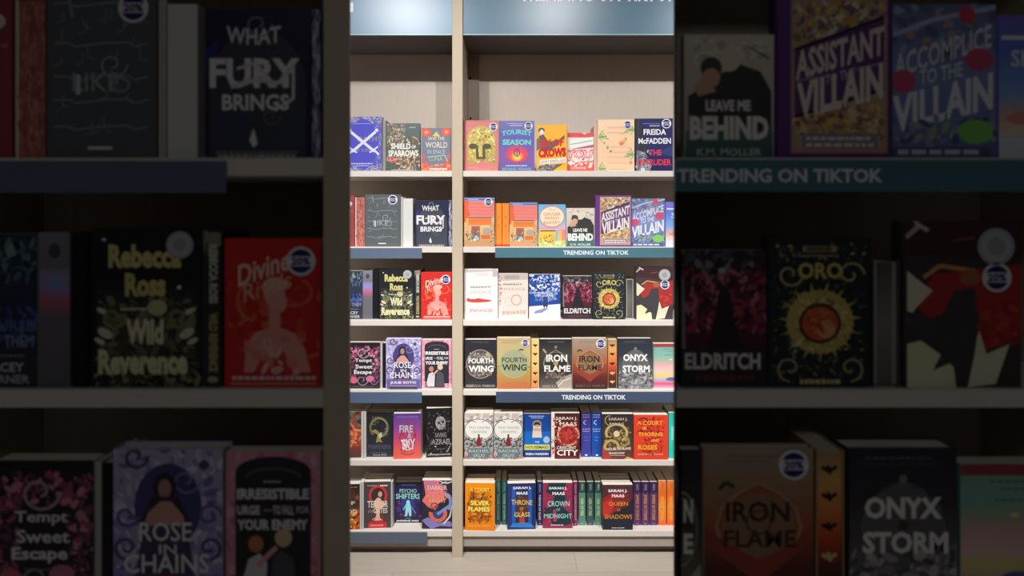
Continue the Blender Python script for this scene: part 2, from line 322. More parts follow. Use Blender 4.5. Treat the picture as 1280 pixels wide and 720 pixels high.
# third row
def d_chap():
    a = A().g((0, '3b4250'), (.5, '333a52'), (1, '3b3f4c')).m(.3, .05, 1, .3, 6, 5, ['54718a', '6d8596', '2c3242'], 3, .7).m(.3, .48, 1, .72, 6, 4, ['3b4f9c', '5a6fae', '2a3052'], 4, .8)
    a.p([(.55, .1), (.65, .05), (.72, .14), (.6, .16)], '7ca0a0').t('CURSE', .3, .56, .95, .64, '5a6fb2', .02).t('OF THEM', .3, .66, .95, .74, '8a97b9', .02).fine(.4, .79, .85, .8, '9a9fa9')
    return a.t('TRACEY', .15, .84, .82, .9, 'd5d7da', .02).t('WARNER', .15, .92, .9, .975, 'c2c5c9', .02)
D['chap'] = d_chap
def d_ross():
    a = A().r(0, 0, 1, 1, '24272b').r(.05, .38, .97, .9, '33373a').m(.08, .45, .95, .8, 9, 6, ['6c6b53', '85836a', '4b4c40'], 4, .9).m(.04, .8, .98, 1, 12, 5, ['7d7a58', '98946c', '4d4c3a', '333429'], 5, 1)
    a.e(.6, .5, .09, .05, 'c9c79a')
    for x, y in ((.1, .52), (.9, .52), (.13, .66), (.87, .66), (.08, .71), (.92, .71)): a.e(x, y, .07 if y > .6 and y < .7 else .05, .03 if y > .6 and y < .7 else .017, 'd9d8bd', rot=.3 if x < .5 else -.3)
    for x in (.2, .8): a.curl(x, .56, .12, '8b8a63', .03)
    a.e(.8, .37, .02, .012, 'f5f5ea').e(.12, .07, .02, .01, 'e5e5da').fine(.27, .5, .52, .515, 'e4e2cb')
    return a.t('Rebecca', .16, .1, .82, .25, 'd9cf8b', .05).t('Ross', .31, .28, .68, .43, 'd6cb82', .05).t('Wild', .32, .57, .66, .73, 'e7e4ba', .05).t('Reverence', .07, .76, .88, .92, 'e6e2b2', .05)
D['ross'] = d_ross
def d_divine():
    a = A().r(0, 0, 1, 1, 'd8332f').m(0, .3, 1, .95, 7, 7, ['e4513f', 'cf2a2b', 'e66a48'], 3, .45)
    a.ring(.3, .42, .18, .14, .03, 'ea7a45', 90, 250).ring(.72, .36, .2, .1, .025, 'ea7a45', -60, 120)
    a.e(.52, .37, .11, .1, 'f4a99c').e(.57, .43, .08, .07, 'f4a99c').p([(.46, .44), (.58, .47), (.58, .6), (.74, .64), (.84, .74), (.9, .9), (.2, .9), (.22, .72), (.32, .63), (.46, .6)], 'f3a095').p([(.3, .9), (.38, .8), (.62, .76), (.72, .9)], 'd9473d').e(.53, .31, .13, .05, 'f6c5b2').m(.24, .66, .86, .9, 5, 4, ['f7bcae', 'ef8d80'], 8, .6)
    return a.t('Divine', .14, .12, .68, .27, 'f9d3bf', .02, slope=.12).t('Rivals', .2, .26, .7, .38, 'f3b69c', 0, slope=.1).fine(.08, .925, .95, .95, 'f6d5c9', 14).l([(.06, .975), (.96, .975)], .015, 'f0b0a5')
D['divine'] = d_divine
def d_divorce():
    a = A().r(0, 0, 1, 1, 'f3ecec').p([(0, 0), (1, 0), (.84, .04), (0, .07)], 'cfc5c6').r(.84, .02, 1, .15, 'c9c0c2').fine(.3, .085, .72, .095, 'd9a8a8').fine(.36, .12, .7, .13, 'e3b9b9')
    a.t('PERFECT', .18, .34, .78, .38, '8b7f82', 0).l([(.18, .365), (.78, .355)], .012, '7a6a6e').t('DIVORCE', .18, .43, .8, .49, 'c0b9ba', 0)
    a.p([(.05, .62), (.1, .575), (.18, .6), (.3, .6), (.42, .58), (.55, .6), (.7, .61), (.84, .63), (.7, .655), (.5, .665), (.36, .67), (.22, .665), (.1, .65)], 'd94f45')
    return a.t('JENEVA ROSE', .14, .8, .84, .88, 'd84a4c', 0).fine(.3, .92, .7, .93, 'd9cccc')
D['divorce'] = d_divorce
def d_marriage():
    a = A().r(0, 0, 1, 1, 'f6e0d5').p([(0, 0), (1, 0), (1, .13), (.1, .16), (0, .13)], 'cdbfb9').r(.2, .04, .7, .12, 'b0a6a6').m(0, .05, .1, .7, 1, 8, ['8c5a5e', 'c98a8a'], 3, .8)
    a.t('PERFECT', .16, .21, .8, .26, '8a7f80', 0).l([(.16, .24), (.8, .235)], .012, '7a6a6e').t('MARRIAGE', .1, .31, .9, .37, 'b9aba6', 0).ring(.6, .58, .18, .12, .03, 'dd9c8b').ring(.36, .62, .16, .1, .015, 'eac3b5')
    return a.t('JENEVA ROSE', .1, .82, .92, .92, 'dc4c4a', 0, slope=.02)
D['marriage'] = d_marriage
def d_bluewhite():
    a = A().r(0, 0, 1, 1, '2c4ea2').m(0, .0, 1, .42, 9, 9, ['c9d3ea', 'eef1f6', '8ea3d0', '1d3880', '4e6cb4'], 5, .8).m(.2, .44, .85, .6, 7, 4, ['9fb2dd', '5f7cc0'], 6, .8).p([(0, .72), (1, .66), (1, 1), (0, 1)], 'f1f0ec')
    a.r(.45, .5, .6, .72, '3c4c7c').r(.47, .6, .5, .76, '2c3c6c').r(.55, .6, .58, .76, '2c3c6c').p([(.5, .76), (.62, .77), (.4, .86), (.14, .88), (.2, .82)], '8d9cc8')
    return a.t('MASTERWORK IN', .1, .4, .9, .445, 'e9edf6', .01, slope=-.02).t('THE DARK', .15, .455, .8, .49, 'e9edf6', .01).fine(.2, .93, .8, .94, 'cfd0d6')
D['bluewhite'] = d_bluewhite
def d_eldritch():
    a = A().g((0, '3c3940'), (.2, '4d2f3c'), (.6, '5b2c3c'), (1, '2e2a32')).m(0, .0, 1, .2, 8, 4, ['5a5760', '8a8790', '34323a'], 4, .7).m(0, .15, 1, .6, 9, 9, ['9c3f58', '6e2c40', 'c4798c', '432733', 'a94a5c'], 5, .9)
    a.p([(.5, .25), (.58, .32), (.62, .5), (.72, .72), (.3, .72), (.4, .5), (.43, .32)], '352a33').l([(.0, .2), (.03, .9)], .05, '8b8a90').e(.48, .15, .05, .02, 'b9b9bd')
    return a.r(0, .72, 1, 1, '38343b').t('ELDRITCH', .04, .75, .93, .87, 'eceae8', .03).fine(.16, .91, .86, .95, '6e3444', 8)
D['eldritch'] = d_eldritch
def d_oro():
    a = A().r(0, 0, 1, 1, '2b3236').m(.04, .03, .96, .97, 12, 18, ['8f8862', '5d5c48', '3a4042'], 5, .5, .5)
    for i in range(30):
        t = i * 6.283 / 30; r = .42 if i % 2 else .36
        a.p([(.5 + .2 * math.cos(t - .14), .56 + .13 * math.sin(t - .14)), (.5 + r * math.cos(t + .1), .56 + r * .66 * math.sin(t + .1)), (.5 + .2 * math.cos(t + .14), .56 + .13 * math.sin(t + .14))], ['dcc777', 'c9b264', 'e8d891'][i % 3])
    a.ring(.5, .56, .33, .215, .08, 'cfb96a').m(.22, .36, .78, .76, 9, 9, ['efe0a0', 'a08a4c', 'dcc777'], 8, .45).e(.5, .57, .21, .135, '4a3428').e(.5, .57, .18, .115, 'd9653f').e(.56, .61, .09, .06, 'eeb07c').m(.36, .48, .62, .64, 4, 4, ['e98a5c', 'c94c34'], 3, .6)
    for x, f in ((.2, 1), (.8, -1)):
        a.curl(x, .24, .14, 'c9bd8a', .02, 0, 1.1, f).curl(x, .87, .14, 'b9b083', .02, 90, 1.1, f)
    for x in (.08, .2, .82, .93): a.e(x, .05 + .05 * (x > .5), .02, .008, 'c9c39a')
    return a.r(.33, .05, .66, .09, 'b3aa80').fine(.36, .055, .63, .085, '4a4838').fine(.28, .11, .7, .12, 'b9b088').t('ORO', .28, .16, .72, .27, 'dcc777', .03).fine(.3, .945, .72, .975, 'd9cf9a', 9)
D['oro'] = d_oro
def d_duel():
    a = A().r(0, 0, 1, 1, '4b4145').p([(0, .2), (0, 0), (.5, 0), (1, 0), (1, .5), (1, .3), (.5, .22)], '4a3238').p([(.25, .32), (1, .26), (1, .7), (.7, .78), (.5, .5), (.2, .6), (.1, .5)], 'b23a37').p([(.02, .3), (.16, .38), (.24, .42), (.1, .52), (.02, .6)], 'eae3c6').p([(.02, .74), (.14, .72), (.3, .8), (.42, .88), (.44, 1), (.02, 1)], 'ebe6bd').p([(.56, .82), (.64, .66), (.7, .8), (.9, .74), (.78, .98), (.54, 1)], 'e6e0c4')
    a.p([(0, .54), (.12, .56), (.3, .6), (.42, .42), (.6, .4), (.64, .6), (.6, .8), (.54, 1), (.46, 1), (.44, .84), (.24, .9), (.34, .76), (.14, .72), (.04, .62)], '4a474a').l([(.16, .34), (.3, .27), (.6, .3)], .04, 'dd9a62').e(.56, .34, .09, .05, 'b06a4c').l([(.4, .12), (.6, .1)], .03, '8c4a42').l([(.0, .1), (.12, .03)], .05, 'bfb3b5').l([(.08, .0), (.2, .06)], .04, 'cfc3c5').m(.6, .5, 1, .75, 4, 4, ['c44a42', '9c3434'], 4, .5)
    return a
D['duel'] = d_duel
# fourth row
def d_sweet():
    a = A().g((0, '27242c'), (1, '34313a')).m(.0, .1, 1, .3, 9, 5, ['b5567c', '8c4a68', 'd98aa6', '453040'], 4, .75).m(.0, .3, .22, .85, 2, 9, ['a5567c', 'd46a86', '6e4a62'], 5, .8).m(.74, .3, 1, .85, 3, 9, ['a5567c', 'd98a9a', '6e4a62'], 6, .8)
    a.e(.16, .82, .12, .07, 'dd6a86').e(.68, .79, .13, .07, 'd8789a').curl(.42, .82, .2, 'a88fa8', .025).curl(.45, .22, .22, 'b9a9b5', .03).curl(.8, .85, .12, 'b06a90', .025)
    return a.t('Tempt', .2, .35, .74, .45, 'f1ecef', .02).t('Sweet', .22, .48, .76, .57, 'f1ecef', .02).t('Escape', .17, .6, .74, .71, 'f1ecef', .03).l([(.3, .75), (.7, .76)], .012, '8c8790').fine(.08, .95, .8, .965, '7c5a66', 12)
D['sweet'] = d_sweet
def d_rose():
    a = A().r(0, 0, 1, 1, 'b9b2dc', 'a596cf').m(0, 0, 1, 1, 10, 14, ['d3cdea', '9a8cc9', 'e4e0f2', '8474b5'], 4, .6).e(.5, .36, .31, .27, '4d4a86').curl(.66, .2, .14, '8c8cae', .02)
    a.e(.47, .24, .11, .09, '33303f').e(.47, .25, .06, .06, 'b98a86').p([(.36, .3), (.6, .3), (.7, .46), (.24, .46)], '3a3442').p([(.43, .33), (.53, .33), (.64, .42), (.66, .48), (.28, .48), (.32, .4)], 'd9a298').p([(.28, .48), (.68, .48), (.74, .8), (.2, .8)], '4a4468')
    for x, f in ((.12, 1), (.88, -1)): a.curl(x, .42, .12, '6f5fa5', .03, 0, 1.2, f).curl(x, .62, .12, '594c80', .03, 90, 1.2, f)
    a.curl(.2, .05, .12, '5c4f7a', .03).e(.83, .1, .05, .03, '564a85').r(.02, .8, .98, .98, '7566a6').r(.1, .94, .9, 1, '54506a')
    return a.t('ROSE', .24, .46, .72, .58, 'f6f3f7', .01).t('IN', .42, .6, .58, .66, 'f6f3f7', .01).t('CHAINS', .1, .66, .88, .78, 'f6f3f7', .01).l([(.34, .8), (.66, .805)], .02, 'c0436a').t('JULIE SOTO', .12, .84, .87, .9, 'fbfafc', .03).l([(.1, .93), (.88, .93)], .01, 'e6e0f2')
D['rose'] = d_rose
def d_enemy():
    a = A().r(0, 0, 1, 1, 'e39ab0').m(0, 0, 1, 1, 8, 12, ['f0bccb', 'd67d98', 'e9a9bc'], 4, .5).r(.1, .12, .9, .98, '34333b').e(.5, .13, .4, .1, '34333b').r(.16, .76, .9, .98, '34333b').m(.0, .86, .2, 1, 3, 3, ['e9a9bc', 'f4c6d2'], 5).m(.7, .9, 1, 1, 4, 3, ['e9a9bc', 'f4c6d2'], 5).ring(.5, .17, .3, .07, .03, '5a5962', 180, 360)
    a.fine(.4, .19, .58, .2, 'd5d3d8', 4).t('IRRESISTIBLE', .12, .24, .88, .31, 'f4f2f4', .04).t('URGE', .12, .35, .36, .41, 'f4f2f4', .03).fine(.4, .375, .5, .385, 'b5b3b8', 3).t('TO FALL', .5, .35, .72, .41, 'e4e2e4', .03).t('FOR', .75, .355, .88, .4, 'e4e2e4', .01).t('YOUR ENEMY', .12, .44, .87, .51, 'f4f2f4', .04)
    a.e(.32, .6, .08, .055, 'cf8464').e(.61, .56, .09, .06, 'e3c7a3').p([(.24, .7), (.36, .66), (.44, .72), (.42, .96), (.2, .96), (.18, .84)], 'dcdade').p([(.5, .68), (.6, .64), (.72, .7), (.76, .96), (.46, .96)], '55545f').l([(.34, .74), (.54, .62)], .05, 'e6aea8')
    return a
D['enemy'] = d_enemy
def emblem(bg, ring, fg='', t1='', t2='', c2=None, star=False):
    a = A().r(0, 0, 1, 1, bg[0], bg[-1]) if len(bg) < 3 else A().g(*[(i / (len(bg) - 1), c) for i, c in enumerate(bg)])
    if star:
        for q in (0, 1): a.p([(.5 + r * math.cos(t), .5 + r * .62 * math.sin(t)) for i in range(12) for t in [i * math.pi / 6 + math.pi / 2] for r in [(.46 if i % 6 == 0 else .4) - q * .025]], ring if q == 0 else bg[len(bg) // 2])
    else: a.ring(.5, .5, .45, .29, .022, ring).e(.5, .5, .42, .265, c2 or ring)
    return a
def d_fw_black():
    a = emblem(['303138', '3a3a3d'], '9a8c84', '', '', '', '5c5856').ring(.5, .5, .46, .3, .03, 'a3948c').m(.14, .28, .86, .38, 7, 3, ['b9aa9c', '7b726c'], 3, .8).m(.14, .64, .86, .74, 7, 3, ['a89488', '6b625c'], 4, .8).e(.74, .3, .08, .04, 'b9a87c').l([(0, .57), (.14, .53)], .02, '9a8c84').l([(.86, .53), (1, .57)], .02, '9a8c84')
    return a.fine(.2, .05, .8, .06, '75757a').t('FOURTH', .12, .38, .9, .49, 'f7f4ee', .035).t('WING', .12, .53, .92, .66, 'f7f4ee', .04).fine(.15, .88, .85, .885, '6a6a6e').t('REBECCA YARROS', .05, .92, .96, .97, 'b9aa9c', .02)
D['fw_black'] = d_fw_black
def d_fw_gold():
    a = emblem(['c9b083', 'c9bb85', 'bfa45c', 'd0724c'], 'b3a878', '', '', '', 'a9b08c').fine(.15, .05, .75, .06, '9c8a5c').fine(.15, .09, .6, .1, '9c8a5c').l([(.62, .25), (.72, .22), (.78, .24)], .04, '4a4232').ring(.5, .5, .43, .28, .012, 'd9cf9c')
    return a.t('FOURTH', .14, .38, .88, .48, '514c3a', .02).t('WING', .14, .51, .88, .64, '453f2e', .025).l([(0, .56), (.12, .55)], .02, '8a7a4c').l([(.88, .55), (1, .57)], .02, '8a7a4c').fine(.2, .87, .9, .875, 'b98c52').t('REBECCA YARROS', .12, .9, .94, .95, 'cf8a58', .01)
D['fw_gold'] = d_fw_gold
def d_if_black():
    a = emblem(['2c2d31', '4c4743', '3c3a3b', '6c6560'], 'a39486', '', '', star=True).p([(.5, .88), (.7, .78), (1, .7), (1, 1), (.6, 1)], 'b5aba0').l([(.56, .96), (.75, .84), (1, .78)], .03, 'eae4da').l([(.1, .2), (.2, .28)], .06, 'b5a488').e(.5, .16, .05, .03, '8c7f74').ring(.5, .5, .37, .24, .015, '8c7f74').m(.2, .68, .8, .8, 6, 3, ['a08a74', '6c6058'], 3, .8)
    return a.fine(.25, .05, .8, .06, '8a8680').t('IRON', .2, .31, .86, .46, 'f7f4ee', .035).t('FLAME', .14, .53, .96, .66, 'f7f4ee', .035).e(.5, .49, .08, .04, 'b59a62').t('REBECCA YARROS', .1, .93, .9, .98, 'b9aa9c', .01)
D['if_black'] = d_if_black
def d_if_gold():
    a = emblem(['b09a8c', 'ab8868', 'b0603f', '6f3230', '3c2c30'], 'b59c84', '', '', star=True).e(.5, .49, .33, .2, '9c7a5c').p([(.12, .56), (0, .5), (.02, .62), (.5, .86), (.98, .6), (.98, .5), (.86, .58), (.5, .72)], 'a3493c').fine(.2, .05, .7, .06, '8c8078').fine(.2, .08, .65, .09, '8c8078').l([(.14, .26), (.2, .22), (.28, .25)], .04, '4a3c34')
    return a.t('IRON', .2, .34, .78, .47, '33291f', .02).t('FLAME', .18, .52, .84, .63, '4a2f26', .02).ring(.5, .47, .12, .08, .02, '5c4a3c').fine(.15, .88, .9, .885, '8a5a4c').t('REBECCA YARROS', .1, .91, .94, .96, '8a6a58', .01)
D['if_gold'] = d_if_gold
def d_onyx():
    a = emblem(['33353f', '3c3e46', '6a696d', 'a09f9f'], '6f7076', '', '', star=True).ring(.5, .42, .3, .2, .015, '6c6d74').p([(0, .9), (.3, .74), (.6, .78), (1, .6), (1, 1), (0, 1)], '8b8a8c').m(.0, .66, 1, .98, 8, 6, ['a5a4a6', '6c6b70', 'bdbcbc', '55555b'], 3, .7).e(.5, .2, .04, .03, '85868c')
    return a.fine(.15, .06, .8, .07, '74757c').fine(.1, .1, .9, .105, '60616a').t('ONYX', .14, .31, .86, .45, 'f6f5f3', .04).t('STORM', .12, .53, .92, .67, 'f6f5f3', .04).e(.5, .49, .05, .03, '4a4a50').fine(.1, .9, .9, .93, '8a8a8c', 9)
D['onyx'] = d_onyx
def d_pastel():
    return A().g((0, '7fb5aa'), (.28, '8fbfb3'), (.4, 'bcc0a8'), (.48, 'e9b9b9'), (.62, 'f3cfc9'), (.7, 'ecd98a'), (.76, 'e3d3a0'), (.84, 'c3a6e0'), (.9, 'e35f6a'), (1, 'dba0c6')).r(0, 0, 1, .08, 'a8474a').fine(.3, .12, .8, .13, '5a7f7a', 7).fine(.4, .17, .75, .18, '5a7f7a', 5).fine(.35, .25, .75, .26, '5a7f7a', 6).e(.55, .36, .05, .02, 'f3e3a0').e(.58, .8, .16, .04, '6a6fa8').r(.4, .8, .76, .83, '6a6fa8')
D['pastel'] = d_pastel
# fifth row
def d_dusk():
    a = A().g((0, '6c4038'), (.5, 'a0503a'), (.8, '7c3c34'), (1, '4c3c38')).m(0, 0, 1, .4, 6, 6, ['5c7068', '8c4a3c', '4c3430'], 3, .7).ring(.3, .5, .55, .36, .06, 'dd7a52', -80, 80).p([(0, .66), (.5, .7), (.2, .9), (0, .85)], 'f0e3dc').m(0, .4, 1, .75, 6, 5, ['c9603f', 'a5483a', 'e08a5c'], 4, .7)
    return a.t('CURSE', -.4, .66, .6, .73, 'f3ece6', .03).fine(.0, .94, .4, .96, 'e8dcd3', 4)
D['dusk'] = d_dusk
def d_phantasma():
    a = A().g((0, '26282d'), (.6, '2b2f38'), (1, '33363c')).ring(.48, .34, .37, .24, .08, '6f6a44', 130, 440).ring(.48, .34, .33, .21, .03, 'a39a66', 200, 420).p([(.36, .68), (.42, .5), (.3, .46), (.18, .42), (.34, .38), (.48, .44), (.5, .56), (.62, .68), (.5, .66)], '9a8a45').p([(.44, .5), (.56, .44), (.62, .52), (.5, .6)], 'c9c2a2').m(.2, .1, .45, .3, 4, 4, ['5c5a3c', '7d774f'], 3, .8).m(.6, .3, .82, .52, 3, 4, ['5c5a4c', '8d876f'], 4, .8)
    return a.t('PHANTASMA', .07, .72, .94, .83, '4f4f6c', .04).l([(.18, .9), (.78, .9)], .012, '6c7078').t('KAYLIE SMITH', .26, .935, .76, .975, 'aeb1b5', .01)
D['phantasma'] = d_phantasma
def d_firesky():
    a = A().g((0, '5c3f8c'), (.3, '8a4a98'), (.55, 'c44a7c'), (.8, 'e9625c'), (1, 'f06a58')).ring(.52, .53, .3, .31, .03, '9c2f3c').m(.25, .2, .8, .85, 7, 8, ['b0383f', '8c2c48', 'd0505a'], 4, .55).curl(.5, .68, .24, 'd9cdd5', .04).curl(.7, .6, .16, 'b5708c', .03).l([(.28, .58), (.5, .75)], .05, 'efe3e8').ring(.52, .84, .25, .07, .02, '7c2c38', 0, 180)
    return a.fine(.12, .06, .9, .1, '7f62a8', 12).t('FIRE', .22, .26, .72, .42, 'c3c0cc', .02).t('SKY', .32, .56, .8, .8, 'ddd5dc', .02).t('&', .52, .43, .66, .54, 'c3c0cc', .01)
D['firesky'] = d_firesky
def d_azrael():
    a = A().r(0, 0, 1, 1, '211f22').m(0, .05, 1, .95, 9, 12, ['3c3a3d', '55525a', '2c2a2d', '6a6668'], 4, .45, .5).e(.55, .3, .2, .13, 'a9a3a2').e(.48, .3, .05, .035, '2a282b').e(.65, .28, .05, .035, '2a282b').p([(.54, .34), (.59, .34), (.57, .38)], '2a282b').m(.36, .18, .74, .44, 6, 5, ['c9c3c0', '7f7a7a', '5c585a'], 5, .6).e(.58, .41, .09, .03, '8a8585')
    return a.t('SAVING', .34, .5, .78, .6, '8d8786', .02).t('AZRAEL', .2, .63, .98, .74, '9b9592', .02).fine(.35, .82, .75, .84, '6a6668').l([(.82, .9), (.98, .72)], .02, 'c9c5c2').fine(.06, .93, .95, .96, 'a09a92', 12).e(.36, .78, .03, .015, 'd5d0cc').e(.18, .92, .03, .015, 'd5d0cc')
D['azrael'] = d_azrael
def d_twisted():
    a = A().r(0, 0, 1, 1, 'c5c0ba').m(0, 0, 1, .22, 8, 5, ['eceae2', 'a09a98', 'd9b9b5'], 4, .7).e(.5, .36, .48, .22, 'efeee6').ring(.5, .36, .5, .24, .02, '7f7a7a').m(0, .55, 1, .76, 9, 5, ['5f6464', '8a9090', 'b9bcb8', '4a4c4e'], 5, .9).m(0, .74, 1, 1, 9, 6, ['8a9c9e', 'c9a5a5', '6f8284', 'b9c3c2', 'b5605c'], 6, .9)
    for f in (1, -1): a.l([(.5 + f * .5, .2), (.5 + f * .3, .14), (.5 + f * .1, .2)], .02, '6f6a6c').l([(.5 + f * .5, .5), (.5 + f * .36, .58), (.5 + f * .2, .62)], .03, '4c4a4c')
    a.p([(.5, .45), (.56, .55), (.6, .66), (.54, .72), (.44, .72), (.4, .66), (.45, .55)], '8c2f38').e(.5, .48, .03, .03, '4c2c30')
    return a.t('TWO TWISTED', .14, .29, .88, .34, '9c9894', 0).t('CROWNS', .24, .38, .78, .43, '9c9894', 0).r(.12, .76, .88, .96, '6f8084').t('RACHEL', .16, .79, .86, .85, 'd9dfde', 0).t('GILLIG', .3, .88, .7, .94, 'd9dfde', 0)
D['twisted'] = d_twisted
def d_housemaid():
    a = A().g((0, '17418c'), (.4, '1a4fa2'), (.42, '1f6bc6'), (.72, '2272cc'), (.9, '1d3c84'), (1, '1a2f6c')).fine(.2, .05, .8, .065, 'c9d3ea', 9).fine(.28, .09, .72, .105, 'c9d3ea', 7).e(.5, .25, .17, .1, 'a08c86').p([(.36, .28), (.64, .28), (.68, .55), (.32, .55)], 'ead6c6').e(.5, .25, .12, .06, '33302f').e(.5, .28, .1, .03, 'c9a18c').r(.36, .33, .66, .4, 'c9b0a0').e(.85, .6, .12, .08, 'a5c9e8')
    return a.t('THE', .42, .63, .58, .67, 'dfe8f5', .02).r(.03, .71, .97, .83, 'ece368').t('HOUSEMAID', .08, .735, .92, .805, '2d5a68', .03).t('FREIDA McFADDEN', .08, .9, .92, .95, 'eef0f6', .03)
D['housemaid'] = d_housemaid
def d_earth():
    a = A().r(0, 0, 1, 1, '5b2326').r(0, 0, .12, 1, 'efe3d3').m(0, .1, .3, .9, 3, 9, ['e9d9c4', 'c94c42', '7c2c2c'], 4, .7).r(.18, 0, 1, .12, '4c2c2c').ring(.6, .48, .4, .24, .07, 'e4a07c').e(.6, .48, .32, .2, 'a02f30').e(.6, .48, .18, .12, 'c94a42').m(.2, .3, .95, .7, 7, 7, ['a93434', 'c4463c', '7c2428'], 5, .5).p([(.1, .6), (.22, .68), (.3, .8), (.12, .72)], '4a2c2c')
    return a.t('SARAH J.', .16, .08, .92, .16, 'f0dccb', .02).t('MAAS', .3, .19, .9, .28, 'f0dccb', .02).t('CRESCENT', .2, .72, .88, .79, 'f7ece2', .02).t('CITY', .2, .8, .95, .93, 'fbf4ec', .03).l([(.2, .96), (.9, .96)], .01, 'c9605a')
D['earth'] = d_earth
def d_serpent():
    a = A().g((0, '383038'), (.6, '4a3a34'), (1, '7a3f34')).p([(0, .7), (.2, .8), (.3, 1), (0, 1)], 'b5483c').m(.1, .3, .9, .8, 8, 8, ['b5985c', '8a7344', '5c4c34'], 4, .7)
    a.ring(.46, .42, .38, .22, .09, 'b89f62', 150, 420).ring(.46, .42, .34, .19, .02, 'e0cd95', 150, 420).ring(.3, .72, .26, .16, .09, 'c4ab6c', 150, 380).ring(.62, .6, .26, .14, .07, 'a98f55', -80, 110).ring(.22, .14, .14, .11, .03, 'b39c64', 90, 290).e(.46, .44, .1, .07, 'e6d3a2').p([(.7, 1), (.8, .94), (.98, .98), (1, 1)], 'c9b070')
    return a.t('SARAH J.', .2, .08, .82, .16, 'd3c3a2', .02).t('MAAS', .24, .19, .7, .26, 'c9b894', .02).t('HOUSE OF FLAME', .14, .74, .92, .8, 'efe7da', .03, slope=.02).t('SHADOW', .22, .84, .72, .89, 'efe7da', .03).fine(.25, .91, .75, .925, 'd5c8b5')
D['serpent'] = d_serpent
def d_acotar():
    a = A().r(0, 0, 1, 1, 'e8472f').m(.1, .08, .9, .4, 6, 5, ['b03428', '8c2c28', 'd03c2c'], 4, .7).m(.2, .4, .85, .9, 6, 7, ['b03428', '9c2c28', 'cf3d2c'], 5, .6).ring(.28, .14, .15, .08, .05, '6c2c28', 180, 380)
    return a.t('A COURT', .1, .13, .84, .23, 'f4a534', .03).t('OF', .24, .27, .37, .34, 'f9c04c', .03).t('THORNS', .12, .39, .85, .48, 'f8ae34', .035).t('AND', .5, .54, .75, .6, 'f7b63c', .03).t('ROSES', .12, .67, .69, .78, 'f8ae34', .035).t('SARAH J. MAAS', .1, .86, .86, .91, 'f6c5a4', .01)
D['acotar'] = d_acotar
# bottom row
def d_flame():
    a = A().g((0, '33241f'), (.5, '4c3426'), (.8, 'c47a2c'), (1, 'a02c24')).m(0, .6, 1, 1, 6, 6, ['e09a34', 'c4442c', '7c2420', 'f0c05a'], 4, .8).ring(.5, .2, .3, .1, .06, '6c2c2c').m(0, .25, 1, .35, 6, 2, ['8a5a3c', '5c3c2c'], 5)
    return a.t('OF', .3, .38, .8, .46, 'd9d0c3', .02).t('BLOOD', -.1, .56, .9, .66, 'e6dccb', .02).fine(.1, .06, .9, .08, '8c7a6c', 4)
D['flame'] = d_flame
def d_terror():
    a = A().r(0, 0, 1, 1, '4b4748').ring(.52, .3, .35, .23, .09, 'd13a3e', 150, 400).e(.5, .94, .36, .12, 'd32f35').e(.52, .3, .26, .17, '3b3536').m(.3, .7, .85, .88, 6, 4, ['8a3438', 'a83a3e', '5c3a3c'], 4, .7)
    a.e(.6, .27, .08, .06, 'e3a88f').p([(.5, .34), (.62, .36), (.66, .44), (.82, .48), (.7, .56), (.6, .58), (.58, .72), (.62, .84), (.38, .84), (.46, .72), (.44, .58), (.34, .52), (.4, .4)], 'efc0a6').l([(.3, .82), (.5, .76), (.7, .84)], .03, 'e9a58f')
    return a.fine(.12, .075, .5, .09, 'c9b3ae', 6).fine(.6, .07, .88, .1, 'f0e6df', 4).t('TERROR', .12, .41, .9, .56, 'efdccf', .02).t('AT THE', .14, .61, .32, .67, 'd98a8a', .02).t('GATES', .34, .57, .88, .68, 'efdccf', .02).fine(.22, .925, .76, .96, 'e89a94', 6)
D['terror'] = d_terror
def d_psycho():
    a = A().g((0, '2a2546'), (.4, '2e2d63'), (.7, '3a2c5c'), (1, '25213c')).m(0, .35, 1, .85, 7, 8, ['5c3c7c', '8a4a8c', '3c3c80', '2a2a5c'], 4, .5, .5).e(.5, .55, .26, .22, '37408a').e(.5, .49, .07, .05, 'a4ebea').p([(.42, .52), (.58, .52), (.62, .68), (.62, .84), (.54, .84), (.5, .7), (.46, .84), (.38, .84), (.4, .68)], '9ce6e8').l([(.42, .56), (.32, .68)], .04, '8fd6e0').l([(.58, .56), (.78, .76)], .02, '7fb0d8')
    return a.fine(.25, .05, .78, .08, '5c5c9a', 8).t('PSYCHO', .18, .16, .82, .26, 'a8e6dc', .01).t('SHIFTERS', .04, .28, .94, .41, 'a8ecd8', .015).fine(.42, .885, .6, .895, '9cc9d0', 3).t('JASMINE MAS', .05, .93, .9, .985, 'eef0f2', .03)
D['psycho'] = d_psycho
